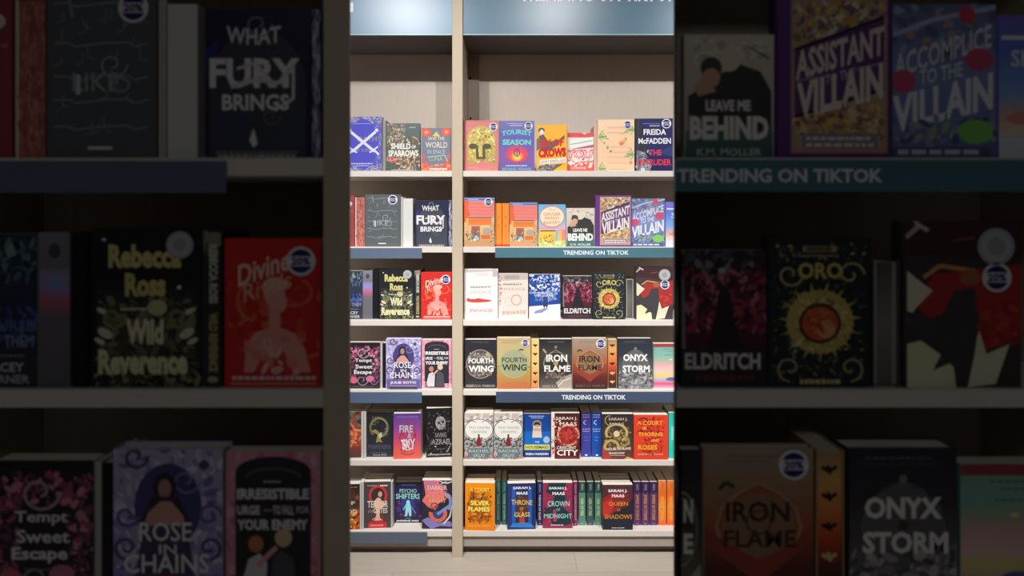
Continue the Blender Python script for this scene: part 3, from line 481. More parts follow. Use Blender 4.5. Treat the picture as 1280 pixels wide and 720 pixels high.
def d_swirl():
    a = A().r(0, 0, 1, 1, '2f2e37').p([(.05, .0), (.5, 0), (.7, .2), (.72, .4), (.5, .5), (.4, .55), (.46, .62), (.2, .55), (0, .42), (.12, .3)], 'ef7a70').p([(.05, 0), (.45, 0), (.55, .16), (.2, .25)], 'cf7a9a')
    a.ring(.52, .68, .3, .19, .13, 'd9705c', -30, 190).e(.52, .7, .15, .07, '3c4c92').ring(.75, .45, .25, .2, .12, '8a9ad6', -100, 60).l([(.5, .7), (.95, .5)], .1, '8093d6').p([(.0, .82), (.2, .76), (.5, .88), (.9, .84), (1, .9), (1, .96), (.6, .94), (.3, 1), (.1, .9)], '8a80c6').l([(.7, .9), (.9, .75), (1, .5)], .05, 'e4e0ea').l([(.5, .0), (.8, .06), (1, .02)], .04, 'dcd8e6').l([(.6, .08), (.8, .02)], .03, 'dcd8e6').ring(.4, .52, .12, .07, .05, 'a05a68', 0, 360)
    return a.t('DARKER', .18, .1, .82, .2, 'f6b9c0', .03).t('THAN THE', .2, .22, .8, .3, 'f3949a', .02).t('FULLNESS', .16, .3, .9, .37, 'f49a8c', .02).t('NIGHT', .24, .38, .78, .46, 'f6a792', .03)
D['swirl'] = d_swirl
def d_silver():
    a = A().g((0, 'fb9a1c'), (1, 'f98a12')).p([(.14, .3), (.28, .1), (.34, .2), (.5, .24), (.66, .2), (.78, .3), (.84, .48), (.86, .66), (.72, .86), (.64, .78), (.5, .84), (.36, .78), (.3, .86), (.14, .7), (.04, .5)], 'b4651e').m(.08, .14, .88, .84, 9, 11, ['8a4a1c', 'c9721f', 'e08820', '6c3c1c'], 4, .75).p([(.2, .62), (.4, .64), (.36, .68), (.24, .68)], 'fb9a1c').p([(.6, .64), (.8, .62), (.76, .68), (.64, .68)], 'fb9a1c')
    return a.t('A COURT', .16, .1, .84, .18, 'fdd84a', .02).t('OF', .42, .25, .56, .31, 'fddc5a', .02).t('SILVER', .18, .37, .82, .47, 'fef06a', .04).t('FLAMES', .1, .5, .84, .6, 'fef06a', .04).t('SARAH J. MAAS', .08, .885, .86, .93, 'fdc76c', .01)
D['silver'] = d_silver
def d_throne():
    a = A().r(0, 0, 1, 1, '24346c').p([(.0, .0), (.3, .12), (.3, .82), (.0, .95)], '2c3c78').p([(.16, .06), (.28, .14), (.28, .84), (.16, .9)], '2f62b8').p([(.74, .14), (.86, .06), (.86, .9), (.74, .84)], '2f62b8').r(.32, .28, .72, .62, '5c3a34').m(.32, .28, .72, .6, 5, 5, ['7a4438', '4c3434', '8c5a44'], 4, .8).r(.3, .62, .74, .86, '34343f').p([(.44, .6), (.58, .6), (.62, .9), (.42, .9)], 'bc463f').p([(.22, .86), (.8, .86), (.96, .97), (.06, .95)], '3a86dc')
    return a.t('SARAH J.', .2, .07, .84, .14, 'f3f1f0', .04).t('MAAS', .32, .18, .72, .25, 'f3f1f0', .04).t('THRONE', .14, .36, .88, .47, 'e9cf7a', .01, slope=-.02).t('OF', .44, .52, .56, .58, 'e9cf7a', 0).t('GLASS', .24, .63, .8, .73, 'ecd98a', .015)
D['throne'] = d_throne
def d_crown():
    a = A().r(0, 0, 1, 1, '9a3458').p([(.2, .0), (.8, 0), (.66, .2), (.86, .3), (.62, .5), (.9, .66), (.96, .9), (.6, .96), (.3, .9), (.24, .7), (0, .72), (.04, .55), (.3, .5), (.4, .3), (.1, .2)], '1f3b44').m(0, .3, .25, .9, 3, 6, ['b54468', '7c2c4c'], 3, .8).m(.7, .1, 1, .6, 4, 5, ['a8406a', '84304f'], 4, .8).p([(.34, .6), (.44, .58), (.48, .84), (.36, .86)], 'b04468')
    return a.t('SARAH J.', .2, .09, .82, .16, 'f3f1f0', .04).t('MAAS', .32, .2, .74, .27, 'f3f1f0', .04).t('CROWN', .16, .4, .9, .52, 'a9ddd8', .01).t('OF', .46, .56, .58, .62, 'a9ddd8', 0).t('MIDNIGHT', .04, .68, .98, .78, 'a9ddd8', .01).fine(.28, .92, .72, .94, 'f0e6ea', 6)
D['crown'] = d_crown
def d_queen():
    a = A().g((0, '54343c'), (.5, '5c2c34'), (1, '282a34')).p([(0, .3), (.5, .1), (.8, .2), (.9, .35), (.5, .55), (.3, .78), (0, .72)], '9c2c30').p([(.0, .4), (.3, .3), (.36, .5), (.2, .7), (0, .66)], 'c9382f').p([(.4, .6), (.75, .5), (1, .3), (1, 1), (0, 1), (0, .8)], '2a2d38').m(.4, .14, .9, .5, 6, 5, ['7c2c34', 'a5343a', '44303a'], 4, .6)
    return a.t('SARAH J.', .18, .1, .82, .18, 'f3f1f0', .04).t('MAAS', .3, .21, .72, .28, 'f3f1f0', .04).t('QUEEN', .2, .38, .84, .48, 'e9a23c', .01).t('OF', .48, .53, .58, .59, 'e9a23c', 0).t('SHADOWS', .06, .66, .98, .76, 'e9963a', .01).fine(.3, .95, .76, .965, 'e0dadc', 6)
D['queen'] = d_queen
# spines and page edges that face the aisle
def spine(bg, words, dark=None, top=None, seed=2, orn=None, split=.25):
    def f():
        a = A().r(0, 0, 1, 1, bg)
        if orn: a.m(.05, .02, .95, .98, 3, 18, orn, seed, .6, .5)
        if dark: a.r(0, 0, 1, split, dark)  # darker top: shade under the shelf above, painted in
        for (s, c, v0, v1) in words: a.t(s, .28, v0, .72, v1, c, .02, vert=True)
        return a.e(.5, .96, .2, .01, words[0][1] if words else bg)
    return f
D['sp_red'] = lambda: A().r(0, 0, 1, 1, 'a34a52').e(.2, .16, .5, .05, 'f0dedc').fine(.3, .3, .8, .32, 'c97a80', 2)
D['sp_brick'] = lambda: A().r(0, 0, 1, 1, 'b5695f').r(0, 0, .12, 1, 'e3d3c4').m(.14, .02, 1, .98, 4, 16, ['c98075', 'a85a50', 'd08c7e'], 4, .8, .5)
D['sp_white'] = lambda: A().r(0, 0, 1, 1, 'dcdcda').fine(.4, .1, .6, .104, 'd0d0ce', 2)
D['sp_weave'] = lambda: A().r(0, 0, 1, 1, '4c5078').m(0, 0, 1, 1, 3, 18, ['b9bcd0', '9a9dbb', 'd9dae6', '3c4068'], 3, .9, .5)
D['sp_orange'] = lambda: A().r(0, 0, 1, 1, 'f5913a').r(0, .95, 1, 1, 'd8482c').e(.5, .32, .14, .01, 'b85a24').e(.5, .52, .1, .012, '9c4a24').e(.5, .74, .08, .006, 'b85a24')
D['sp_glow'] = lambda: A().g((0, '8a8790'), (.22, '7c7a86'), (.27, '9c94c0'), (.37, 'a58cc0'), (.45, 'c46a86'), (.55, '74717a'), (1, '6c6a72')).e(.5, .12, .2, .05, '4c4f5e').e(.5, .33, .25, .05, '8d9ad8')
D['sp_black'] = lambda: A().r(0, 0, 1, 1, '1c1c22').fine(.3, .8, .7, .805, '4c4c54', 2)
D['sp_wild'] = lambda: A().r(0, 0, 1, 1, '34383a').m(0, .0, 1, .06, 3, 2, ['8d8c7a'], 2).t('REBECCA ROSS', .28, .08, .78, .46, 'cfcfc0', .05, vert=True).t('WILD REVERENCE', .28, .52, .78, .9, 'b9ad72', .05, vert=True).e(.5, .95, .3, .02, 'b5b59a')
D['sp_silver'] = lambda: A().g((0, '5e5a58'), (.5, '8a8582'), (1, '6c6866')).r(0, 0, .12, 1, 'b5b0ac').r(.8, 0, .95, 1, 'a5a09c')
D['ed_cream'] = lambda: A().r(0, 0, 1, 1, 'c9c5c0').r(.4, 0, .6, 1, 'a09c98')
D['ed_grey'] = lambda: A().r(0, 0, 1, 1, '9a9794').r(.45, 0, .6, 1, '85827f')
D['ed_pink'] = lambda: A().r(0, 0, 1, 1, 'd3a898').r(0, 0, .3, 1, 'eac3b4')
def ed_birds(cols):
    def f():
        a = A().g(*cols)
        for i, y in enumerate((.12, .3, .5, .7, .88)):
            c = '2e241c' if i < 3 or cols[-1][1] != '3c3230' else 'f0c58a'
            a.l([(.2, y - .015), (.5, y + .01), (.8, y - .02)], .16, c, 6).l([(.45, y - .03), (.55, y + .03)], .14, c, 6)
        return a
    return f
D['ed_gold'] = ed_birds([(0, 'efcf86'), (.5, 'f0cc80'), (1, 'e98a5c')])
D['ed_flame'] = ed_birds([(0, 'b59468'), (.2, 'e8b06a'), (.4, 'ee8a4c'), (.6, 'cf4a34'), (.75, '6c3430'), (1, '3c3230')])
D['sp_blue'] = lambda: A().g((0, '283c8a'), (.5, '2458b4'), (1, '2250a4')).fine(.15, .04, .85, .055, 'a0b0da', 3).fine(.15, .09, .85, .105, 'a0b0da', 3).ring(.5, .22, .3, .05, .1, 'b9c6e6', 90, 270, asp=6).fine(.1, .36, .9, .38, 'a8bce6', 3).fine(.15, .41, .85, .43, 'a8bce6', 3).fine(.3, .55, .7, .56, '9ab0e0', 2).fine(.3, .62, .7, .63, '9ab0e0', 2).e(.55, .96, .14, .02, 'd5def0')
D['sp_indigo'] = lambda: A().g((0, '34306c'), (.5, '4a48a0'), (1, '3f44a0')).fine(.15, .04, .85, .055, '9a94c8', 3).fine(.15, .09, .85, .105, '9a94c8', 3).ring(.5, .22, .3, .05, .1, 'b5b0dc', 90, 270, asp=6).fine(.1, .36, .9, .38, 'a8a8e0', 3).fine(.15, .41, .85, .43, 'a8a8e0', 3).fine(.3, .55, .7, .56, '8a8ad0', 2).fine(.3, .62, .7, .63, '8a8ad0', 2).e(.5, .96, .14, .02, 'd5def0')
D['sp_teal'] = lambda: A().g((0, '2cbfb0'), (.5, '46d8c8'), (1, '38ccb8')).fine(.3, .3, .7, .6, '8ff0e4', 1)
D['sp_green'] = spine('2f5c58', [('SARAH J. MAAS', '7f9c94', .04, .24), ('TOWER OF DAWN', '9cb8a4', .3, .88)], None)
D['sp_emerald'] = spine('5c8c7c', [('SARAH J.', 'a5bfae', .04, .2), ('HEIR OF FIRE', 'cfe39a', .38, .78)], '2f4a46')
D['sp_pine'] = spine('3c5a5c', [('SARAH J.', '8fa8a0', .04, .2), ('HEIR OF FIRE', 'b9cf8c', .38, .78)], '273c3e')
D['sp_purple'] = spine('5c3a68', [('SARAH J.', 'a08cae', .05, .2), ('EMPIRE OF STORMS', 'd9965c', .3, .88)], '3c2850')
D['sp_mandarin'] = lambda: A().g((0, 'f28a4c'), (.25, 'e87430'), (.32, 'f4702a'), (.6, 'fb9a3a'), (1, 'f26a34')).t('SARAH J.', .3, .05, .7, .2, 'c9602a', .02, vert=True).t('KINGDOM OF ASH', .3, .36, .7, .88, 'fcb860', .02, vert=True)
D['sp_navy'] = spine('2f3468', [('SARAH J. MAAS', 'a0a8d0', .06, .24), ('THRONE OF GLASS', 'e6e6ee', .3, .88)])
D['sp_magenta'] = spine('7c3258', [('SARAH J. MAAS', 'c9a0b5', .06, .26), ('CROWN OF MIDNIGHT', 'd9a5bb', .3, .88)])
D['sp_pale'] = lambda: A().g((0, '6fb0d8'), (.3, 'a5c0d0'), (.32, 'e0a0a4'), (.6, 'd88a98'), (.62, 'e8c46a'), (1, 'a8a878'))
D['sp_emblem'] = lambda: A().g((0, '2c2d31'), (.5, '45403d'), (1, '8a8178')).ring(.0, .5, .85, .24, .05, 'a39486', -90, 90, asp=3).ring(.0, .5, .75, .2, .03, '8c7f74', -90, 90, asp=3).t('N', .12, .31, .6, .46, 'f7f4ee', .04).t('E', .12, .53, .6, .66, 'f7f4ee', .04).p([(0, .88), (1, .72), (1, 1), (0, 1)], 'b9afa4')
COVERBG = {}

# ------------------------------------------------------------------ a book: Empty > cover, page_block, price_sticker
BASEC = {}
def base_colour(key):
    if key not in BASEC:
        ops = D[key]().ops; BASEC[key] = ops[0][3][0][0]
    return BASEC[key]

def sticker(parent, x, z, y, r, kind='navy'):
    mb = MB(); n = 28; th = .0004
    def disc(rr, yy, c, a0=0, a1=360):
        pts = [(x + rr * math.cos(math.radians(a0 + (a1 - a0) * i / n)), yy, z + rr * math.sin(math.radians(a0 + (a1 - a0) * i / n))) for i in range(n + (0 if a1 - a0 == 360 else 1))]
        mb.poly(pts[::-1], lin(c))
    white, navy = ('e9e6ee', '2a2670')
    if kind == 'silver':
        disc(r, y - th, 'aeb0b2'); disc(r * .82, y - th * 1.3, 'bfc1c2'); disc(r * .5, y - th * 1.6, 'a5a7aa')
    else:
        disc(r, y - th, white); disc(r * .8, y - th * 1.3, navy, 25, 155); disc(r * .8, y - th * 1.3, navy, 205, 335)
        vs, fs = text_mesh('20%', .04)
        mb.tris([(x + (a - .5) * r * 1.3, y - th * 1.8, z + (b - .5) * r * .55) for a, b in vs], fs, lin(navy))
    # rim
    pts = [(x + r * math.cos(2 * math.pi * i / n), z + r * math.sin(2 * math.pi * i / n)) for i in range(n)]
    for i in range(n):
        (a, b), (c, d) = pts[i], pts[(i + 1) % n]
        mb.poly([(a, y - th, b), (c, y - th, d), (c, y, d), (a, y, b)], lin('d0ced4'))
    return mb.build('price_sticker' if kind == 'navy' else 'award_sticker', M_COVER, parent)

def book(key, cx, yf, z0, w, h, t, yaw=0, face='front', hard=True, stickers=(), label='', group='', back=None):
    """w: width seen from the aisle, t: extent away from the aisle, yf: Y of its front"""
    o = empty('book', (cx, yf, z0), yaw)
    tag(o, label, 'book', group)
    bc = back or base_colour(key)
    th = .0024 if hard else .0006; ov = .003 if hard else .0003
    cv = MB(); pg = MB(); paper = lin('e2dacb')
    x0, x1 = -w / 2, w / 2
    if face == 'front':                       # front board to the aisle, spine at the left
        cv.box(x0, x1, 0, th, 0, h, bc); cv.box(x0, x1, t - th, t, 0, h, bc)
        k = 5                                 # rounded spine
        for i in range(k):
            a0, a1 = math.pi * i / k, math.pi * (i + 1) / k
            bx = (.003 if hard else .0008); q = t / 2
            cv.poly([(x0 - bx * math.sin(a0), q - (q) * math.cos(a0), 0), (x0 - bx * math.sin(a1), q - q * math.cos(a1), 0),
                     (x0 - bx * math.sin(a1), q - q * math.cos(a1), h), (x0 - bx * math.sin(a0), q - q * math.cos(a0), h)][::-1], bc)
        pg.box(x0 + .001, x1 - ov, th, t - th, ov, h - ov, paper)
        if key: D[key]().put(cv, x0, w, 0, h, 0)
    elif face == 'spine':                     # spine to the aisle
        r = min(.003, w * .2); n = 6
        prof = [(x0, t)] + [(x0, r)] + [(x0 + w * i / n, r * (abs(2 * i / n - 1) ** 2)) for i in range(1, n)] + [(x1, r), (x1, t)]
        cv.box(x0, x0 + th, r, t, 0, h, bc); cv.box(x1 - th, x1, r, t, 0, h, bc)
        cv.box(x0, x1, 0, r, 0, h, bc)
        pg.box(x0 + th, x1 - th, r, t - ov, ov, h - ov, paper)
        if key: D[key]().put(cv, x0, w, 0, h, 0)
    else:                                     # page edge to the aisle (printed or plain), spine at the back
        cv.box(x0, x0 + th, 0, t, 0, h, bc); cv.box(x1 - th, x1, 0, t, 0, h, bc); cv.box(x0, x1, t - .003, t, 0, h, bc)
        pg.box(x0 + th, x1 - th, ov, t - .003, ov, h - ov, paper)
        if key: D[key]().put(pg, x0 + th, w - 2 * th, ov, h - 2 * ov, ov)
    cv.build('cover', M_COVER, o)
    if face == 'edge' and key: pg.build('page_block', M_COVER, o)
    else: pg.build('page_block', M_PAGES, o)
    for (u, v, r, kind) in stickers:
        sticker(o, x0 + u * w, h * (1 - v), -A.EPS * 34, r, kind)
    return o

def W(px, d): return (px - 640) / F * d
def Z(py, d): return EYE - (py - HOR) / F * d

# ------------------------------------------------------------------ the shelving: rows of the shelf tops in the photograph
ROW = {1: 213.5, 2: 308.5, 3: 400, 4: 487, 5: 575, 6: 663.5}
RZ = {k: Z(v, DW) for k, v in ROW.items()}
NY = lambda y: 360 + (y - 360) * 3.168
NX = lambda x: 640 + (x - 640) * 3.168
NXL = lambda x: (x - 438) * 3.168
RZN = {k: Z(NY(ROW[k]), NEAR) for k in (2, 3, 4)}
st = 'navy'
N, P_ = True, False
# key, row, x0, x1, top, set-back, thickness, yaw deg, face, hard, stickers [(px,py,r_px,kind)], label base, copies behind
B = [
 ('swords', 1, 432, 477, 145.5, .02, .035, -6, 'front', N, [], 'blue-violet hardcover with two crossed pale swords', 0),
 ('sparrows', 1, 483, 525, 154, .03, .03, 0, 'front', N, [], 'grey-green book with pink blossoms and white title', 0),
 ('world', 1, 527, 563.5, 160, .03, .02, 2, 'front', P_, [], 'slate-grey book with red corner flowers and yellow triangle', 0),
 ('helmet', 1, 580.5, 623, 150.5, .03, .035, 0, 'front', N, [(616.8, 158.5, 5.2, st)], 'dusty pink hardcover with golden helmet', 0),
 ('tourist', 1, 624.5, 668, 151, .03, .035, 0, 'front', N, [(660.5, 157.5, 5.2, st)], 'purple book with turquoise title and glowing pink oval', 0),
 ('crows', 1, 671, 708.5, 155.5, .02, .025, -9, 'front', P_, [], 'orange book with red title and grey figure', 0),
 ('you', 1, 709.5, 742, 166, .05, .022, 0, 'front', P_, [], 'pink-red and white book with large three-letter title', 0),
 ('fruit', 1, 747.5, 793, 149.5, .03, .03, 0, 'front', N, [(784.5, 156, 5.2, st)], 'pale peach book with green leaves and fruit', 0),
 ('intruder', 1, 794.5, 841, 148, .03, .034, -2, 'front', N, [(833, 154.5, 6, st)], 'navy thriller with white author name above red title', 0),
 ('ed_grey', 1, 477.8, 482.2, 150, .04, .14, 0, 'edge', N, [], 'thin grey page edge beside the crossed swords book', 0),
 ('ed_pink', 1, 742.6, 746.8, 157, .045, .14, 0, 'edge', P_, [], 'thin pinkish page edge beside the pale peach book', 0),
 ('sp_red', 2, 434, 443, 244.5, .03, .15, 0, 'spine', N, [], 'dark red spine with white round mark', 0),
 ('sp_brick', 2, 444, 456, 246.5, .03, .15, 0, 'spine', N, [], 'brick-red patterned spine with cream edge', 0),
 ('circuit', 2, 456.5, 500, 243, .02, .034, 0, 'front', N, [(491, 249.6, 6, st)], 'grey hardcover with thin silver branching lines', 0),
 ('ed_cream', 2, 500.6, 503.6, 246, .035, .14, 0, 'edge', P_, [], 'thin page edge beside the silver line hardcover', 0),
 ('sp_white', 2, 504, 516, 248, .03, .15, 0, 'spine', N, [], 'plain white spine', 0),
 ('fury', 2, 519, 560.5, 250, .03, .034, 0, 'front', N, [], 'dark navy book with ornate white three-line title', 0),
 ('sp_weave', 2, 561, 565, 250, .03, .15, 0, 'spine', N, [], 'thin blue and white patterned spine', 0),
 ('house', 2, 580.2, 618, 247, .01, .022, 0, 'front', P_, [(610.5, 252.5, 5.2, st)], 'pink-roofed shopfront book with round sticker', 0),
 ('sp_orange', 2, 619, 627.3, 254, .035, .14, 0, 'spine', P_, [], 'orange spine nearest the stickered shopfront book', 0),
 ('sp_orange', 2, 628, 636.3, 254, .035, .14, 0, 'spine', P_, [], 'orange spine left of the plain shopfront book', 0),
 ('house', 2, 637, 671.5, 253, .02, .024, -8, 'front', P_, [], 'pink-roofed shopfront book turned slightly, without sticker', 0),
 ('ginger', 2, 673, 707, 255.5, .035, .02, 0, 'front', P_, [], 'pastel bakery book with cream oval title', 0),
 ('behind', 2, 707.8, 743.5, 260, .035, .022, 0, 'front', P_, [], 'cream book with dark embracing figures and white title', 0),
 ('assist', 2, 744.6, 789.6, 244, .02, .032, -1, 'front', N, [], 'purple-bordered gold book with slanting white title', 0),
 ('accomp', 2, 790, 831, 248, .03, .03, -3, 'front', P_, [], 'periwinkle book with pink blots and green patch', 0),
 ('bluegrad', 2, 832, 868, 252.5, .04, .03, 0, 'front', N, [], 'blue to pink gradient book', 0),
 ('chap', 3, 424, 452.8, 338.5, .03, .03, 0, 'front', P_, [], 'dark blue-grey book with pale lettering at far left', 0),
 ('sp_glow', 3, 453.5, 465.6, 338, .03, .15, 0, 'spine', N, [], 'grey spine with pink and violet glow', 0),
 ('sp_black', 3, 466.3, 473, 338, .035, .15, 0, 'spine', N, [], 'plain black spine', 0),
 ('ross', 3, 473.8, 517.6, 336.5, .025, .032, 0, 'front', N, [(509.3, 343, 5.4, 'silver')], 'black book with yellow-gold lettering and pale flowers', 0),
 ('sp_wild', 3, 518.4, 525.6, 338, .03, .15, 0, 'spine', N, [], 'dark spine with cream and gold vertical lettering', 0),
 ('divine', 3, 526.6, 564.6, 340.5, .012, .03, 1, 'front', N, [(557, 349.4, 5.8, st)], 'bright red book with pale pink figure', 0),
 ('divorce', 3, 580.6, 622.4, 336.5, .03, .032, 0, 'front', N, [], 'white book with red ink smear', 0),
 ('marriage', 3, 623.4, 660, 342, .03, .03, 0, 'front', P_, [], 'cream-pink book with two thin rings', 0),
 ('bluewhite', 3, 661.4, 700.4, 343, .03, .03, 0, 'front', P_, [], 'royal blue and white painted book', 0),
 ('eldritch', 3, 703.6, 740.4, 345, .03, .03, 0, 'front', P_, [], 'dark crimson book with black robed shape', 0),
 ('oro', 3, 741.2, 781.4, 340.5, .02, .03, 0, 'front', N, [], 'dark book with golden sun around an orange disc', 0),
 ('sp_silver', 3, 782.2, 793, 349, .06, .14, 0, 'edge', N, [], 'grey page edge of a book turned backwards', 0),
 ('duel', 3, 794.8, 841, 333.5, .02, .034, 0, 'front', N, [(830.7, 343.6, 7.3, 'silver'), (831, 355.8, 5.8, st)], 'red, cream and black book with swirling cloaked shape', 0),
 ('sweet', 4, 436, 475, 428, .02, .03, 0, 'front', P_, [], 'black book with pink flower wreath', 0),
 ('ed_cream', 4, 475.5, 478, 428.5, .03, .14, 0, 'edge', P_, [], 'thin pale page edge beside the flower wreath book', 0),
 ('sp_black', 4, 478.4, 482.2, 429, .03, .14, 0, 'spine', P_, [], 'thin black spine beside the lilac book', 0),  # black strip put in for the dark gap between books
 ('rose', 4, 482.6, 526, 423.5, .005, .034, 0, 'front', N, [], 'lilac book with dark-haired figure in oval', 0),
 ('enemy', 4, 527, 565, 424.6, .02, .032, 0, 'front', P_, [], 'pink-framed black book with two small figures', 0),
 ('fw_black', 4, 581, 620, 424.5, .02, .034, 0, 'front', P_, [], 'charcoal book with round emblem', 0),
 ('fw_gold', 4, 621.6, 663.4, 422.5, .01, .04, 0, 'front', N, [(656.5, 428.6, 4.9, st)], 'gold to red book with round emblem', 0),
 ('ed_gold', 4, 664.2, 673.8, 424, .02, .15, 0, 'edge', N, [], 'yellow page edge printed with dark birds', 0),
 ('if_black', 4, 674.8, 714.6, 424, .02, .034, 0, 'front', P_, [], 'charcoal book with pointed emblem and light streak', 0),
 ('if_gold', 4, 715.6, 759, 423, .01, .04, 0, 'front', N, [(751, 429.6, 6, st)], 'tan to dark red book with pointed emblem', 0),
 ('ed_flame', 4, 759.8, 771.2, 424, .02, .15, 0, 'edge', N, [], 'sunset-coloured page edge printed with birds', 0),
 ('onyx', 4, 773, 815.6, 423, .01, .045, 0, 'front', N, [], 'dark grey stormy book with bold white title', 0),
 ('pastel', 4, 816.8, 856, 429.5, .03, .03, 0, 'front', P_, [], 'pastel rainbow-striped book with teal top', 0),
 ('dusk', 5, 412, 450.6, 515.5, .02, .05, 5, 'front', P_, [], 'rust-brown painted book', 0),
 ('ed_cream', 5, 451.6, 457.6, 514.5, .025, .14, 0, 'edge', P_, [], 'pinkish page edge beside the rust-brown book', 0),
 ('phantasma', 5, 458, 491, 515.5, .04, .03, 0, 'front', P_, [], 'black book with dull gold crescent', 1),
 ('firesky', 5, 491.8, 525.6, 517, .01, .035, 3, 'front', P_, [], 'purple to coral book with swirling lettering', 1),
 ('azrael', 5, 533, 564.6, 510.5, .03, .03, 6, 'front', P_, [], 'black book with pale skull', 0),
 ('twisted', 5, 580.6, 616.4, 516.5, .01, .03, 0, 'front', P_, [], 'pale grey book with red figure, nearest the upright', 2),
 ('twisted', 5, 617.4, 653.4, 516.5, .01, .03, 0, 'front', P_, [], 'pale grey book with red figure, beside blue keyhole book', 1),
 ('housemaid', 5, 654.4, 688.2, 517, .035, .03, 0, 'front', P_, [], 'blue book with keyhole and yellow band', 1),
 ('earth', 5, 689, 724.6, 516.5, .015, .05, 0, 'front', P_, [], 'dark red book with cream left edge', 1),
 ('sp_indigo', 5, 726.6, 738.8, 516, .04, .13, 0, 'spine', P_, [], 'indigo spine with small crescent', 0),
 ('sp_blue', 5, 739.6, 751.8, 516, .04, .13, 0, 'spine', P_, [], 'bright blue spine with small crescent', 0),
 ('serpent', 5, 752.8, 791.6, 517.5, .01, .05, 0, 'front', P_, [], 'dark brown book with coiling gold ribbon', 1),
 ('acotar', 5, 792.4, 835, 518.5, .005, .04, 0, 'front', P_, [], 'orange-red book with yellow title', 1),
 ('sp_teal', 5, 836, 847, 516, .02, .13, 0, 'spine', P_, [], 'bright turquoise spine', 0),
 ('flame', 6, 421, 449, 605.5, .01, .04, 3, 'front', P_, [], 'dark flame-coloured book at far left', 1),
 ('ed_cream', 6, 449.8, 454.6, 603, .015, .14, 0, 'edge', P_, [], 'pale page edge beside the flame-coloured book', 0),
 ('terror', 6, 455.4, 488, 602.5, .025, .032, 3, 'front', P_, [], 'grey book with red arch and pale figure', 2),
 ('ed_cream', 6, 488.6, 490.6, 602.5, .03, .055, 0, 'edge', P_, [], 'pale page edge beside the red arch book', 0),
 ('psycho', 6, 493.6, 526.8, 603, .08, .035, 0, 'front', P_, [], 'dark purple book with mint title and figure', 1),
 ('swirl', 6, 527.4, 566, 600.5, .02, .04, 0, 'front', P_, [], 'swirling coral, lilac and black book', 2),
 ('silver', 6, 581.4, 618.4, 604, .0, .035, -2, 'front', P_, [], 'bright orange book with brown mask', 2),
 ('sp_green', 6, 619.6, 625.8, 600.5, .06, .13, 0, 'spine', P_, [], 'dark teal spine beside the bright orange mask book', 0),
 ('sp_green', 6, 627.4, 633.4, 600.5, .06, .13, 0, 'spine', P_, [], 'dark teal spine beside the blue doorway book', 0),
 ('throne', 6, 634.4, 669.6, 604.5, .012, .035, 3, 'front', P_, [], 'deep blue doorway book with gold title', 2),
 ('sp_navy', 6, 671.8, 677.6, 602, .055, .13, 0, 'spine', P_, [], 'navy spine beside the doorway book', 0),
 ('crown', 6, 678.6, 715.6, 603.5, .025, .035, 0, 'front', P_, [], 'magenta and dark teal book', 2),
 ('sp_magenta', 6, 716.6, 721.8, 602.5, .05, .13, 0, 'spine', P_, [], 'magenta spine beside the magenta and teal book', 0),
 ('sp_emerald', 6, 723.4, 731.8, 602.5, .055, .13, 0, 'spine', P_, [], 'pale green spine, left of three', 0),
 ('sp_pine', 6, 733.6, 742, 602.5, .055, .13, 0, 'spine', P_, [], 'greyer green spine, middle of three', 0),
 ('sp_emerald', 6, 743.8, 751.8, 602.5, .055, .13, 0, 'spine', P_, [], 'pale green spine touching the red and black book', 0),
 ('queen', 6, 753.4, 791, 606, .01, .035, 0, 'front', P_, [], 'red and black book with orange title', 3),
 ('sp_purple', 6, 792, 801, 602.5, .055, .13, 0, 'spine', P_, [], 'purple spine touching the red and black book', 0),
 ('sp_purple', 6, 802, 811.4, 602.5, .055, .13, 0, 'spine', P_, [], 'purple spine, middle of three', 0),
 ('sp_purple', 6, 812.4, 821.6, 602.5, .055, .13, 0, 'spine', P_, [], 'purple spine next to the orange spines', 0),
 ('sp_mandarin', 6, 823, 832.6, 601, .055, .13, 0, 'spine', P_, [], 'orange spine next to the purple spines', 0),
 ('sp_mandarin', 6, 834, 843.6, 601, .055, .13, 0, 'spine', P_, [], 'orange spine at the right edge', 0),
]
RN = {1: 'top', 2: 'second', 3: 'third', 4: 'fourth', 5: 'fifth', 6: 'bottom'}
rb = random.Random(11)
for (key, row, x0, x1, top, sb, t, yaw, face, hard, stk, base, behind) in B:
    d = DW + sb; y0 = RZ[row]
    w = (x1 - x0) / F * d; h = Z(top, d) - y0; c = W((x0 + x1) / 2, d)
    side = 'left' if x1 < 572 else 'right'
    bay = 'bright %s bay' % side
    yr = math.radians(yaw)
    w2 = w / math.cos(yr)
    yf = sb + abs(math.sin(yr)) * w2 / 2
    st2 = [((px - x0) / (x1 - x0), (py - top) / (h / d * F), r / F * d, k) for (px, py, r, k) in stk]
    tail = ', %s shelf of %s' % (RN[row], bay)
    book(key, c, yf, y0, w2, h, t, yr, face, hard, st2, base + tail, 'books on the %s shelf of the %s' % (RN[row], bay))
    yb = yf + t * math.cos(yr) + abs(math.sin(yr)) * w2 / 2 + .002
    for q in range(behind):
        sx = rb.uniform(-.003, .003); tt = min(t, .034)
        book(key, c + sx + (yb - yf) * 0, yb, y0, w * .985, h, tt, 0, face, hard, [], 'further copy behind the %s' % base, 'copies behind the %s' % ' '.join(base.split()[:8]))
        yb += tt + .0015

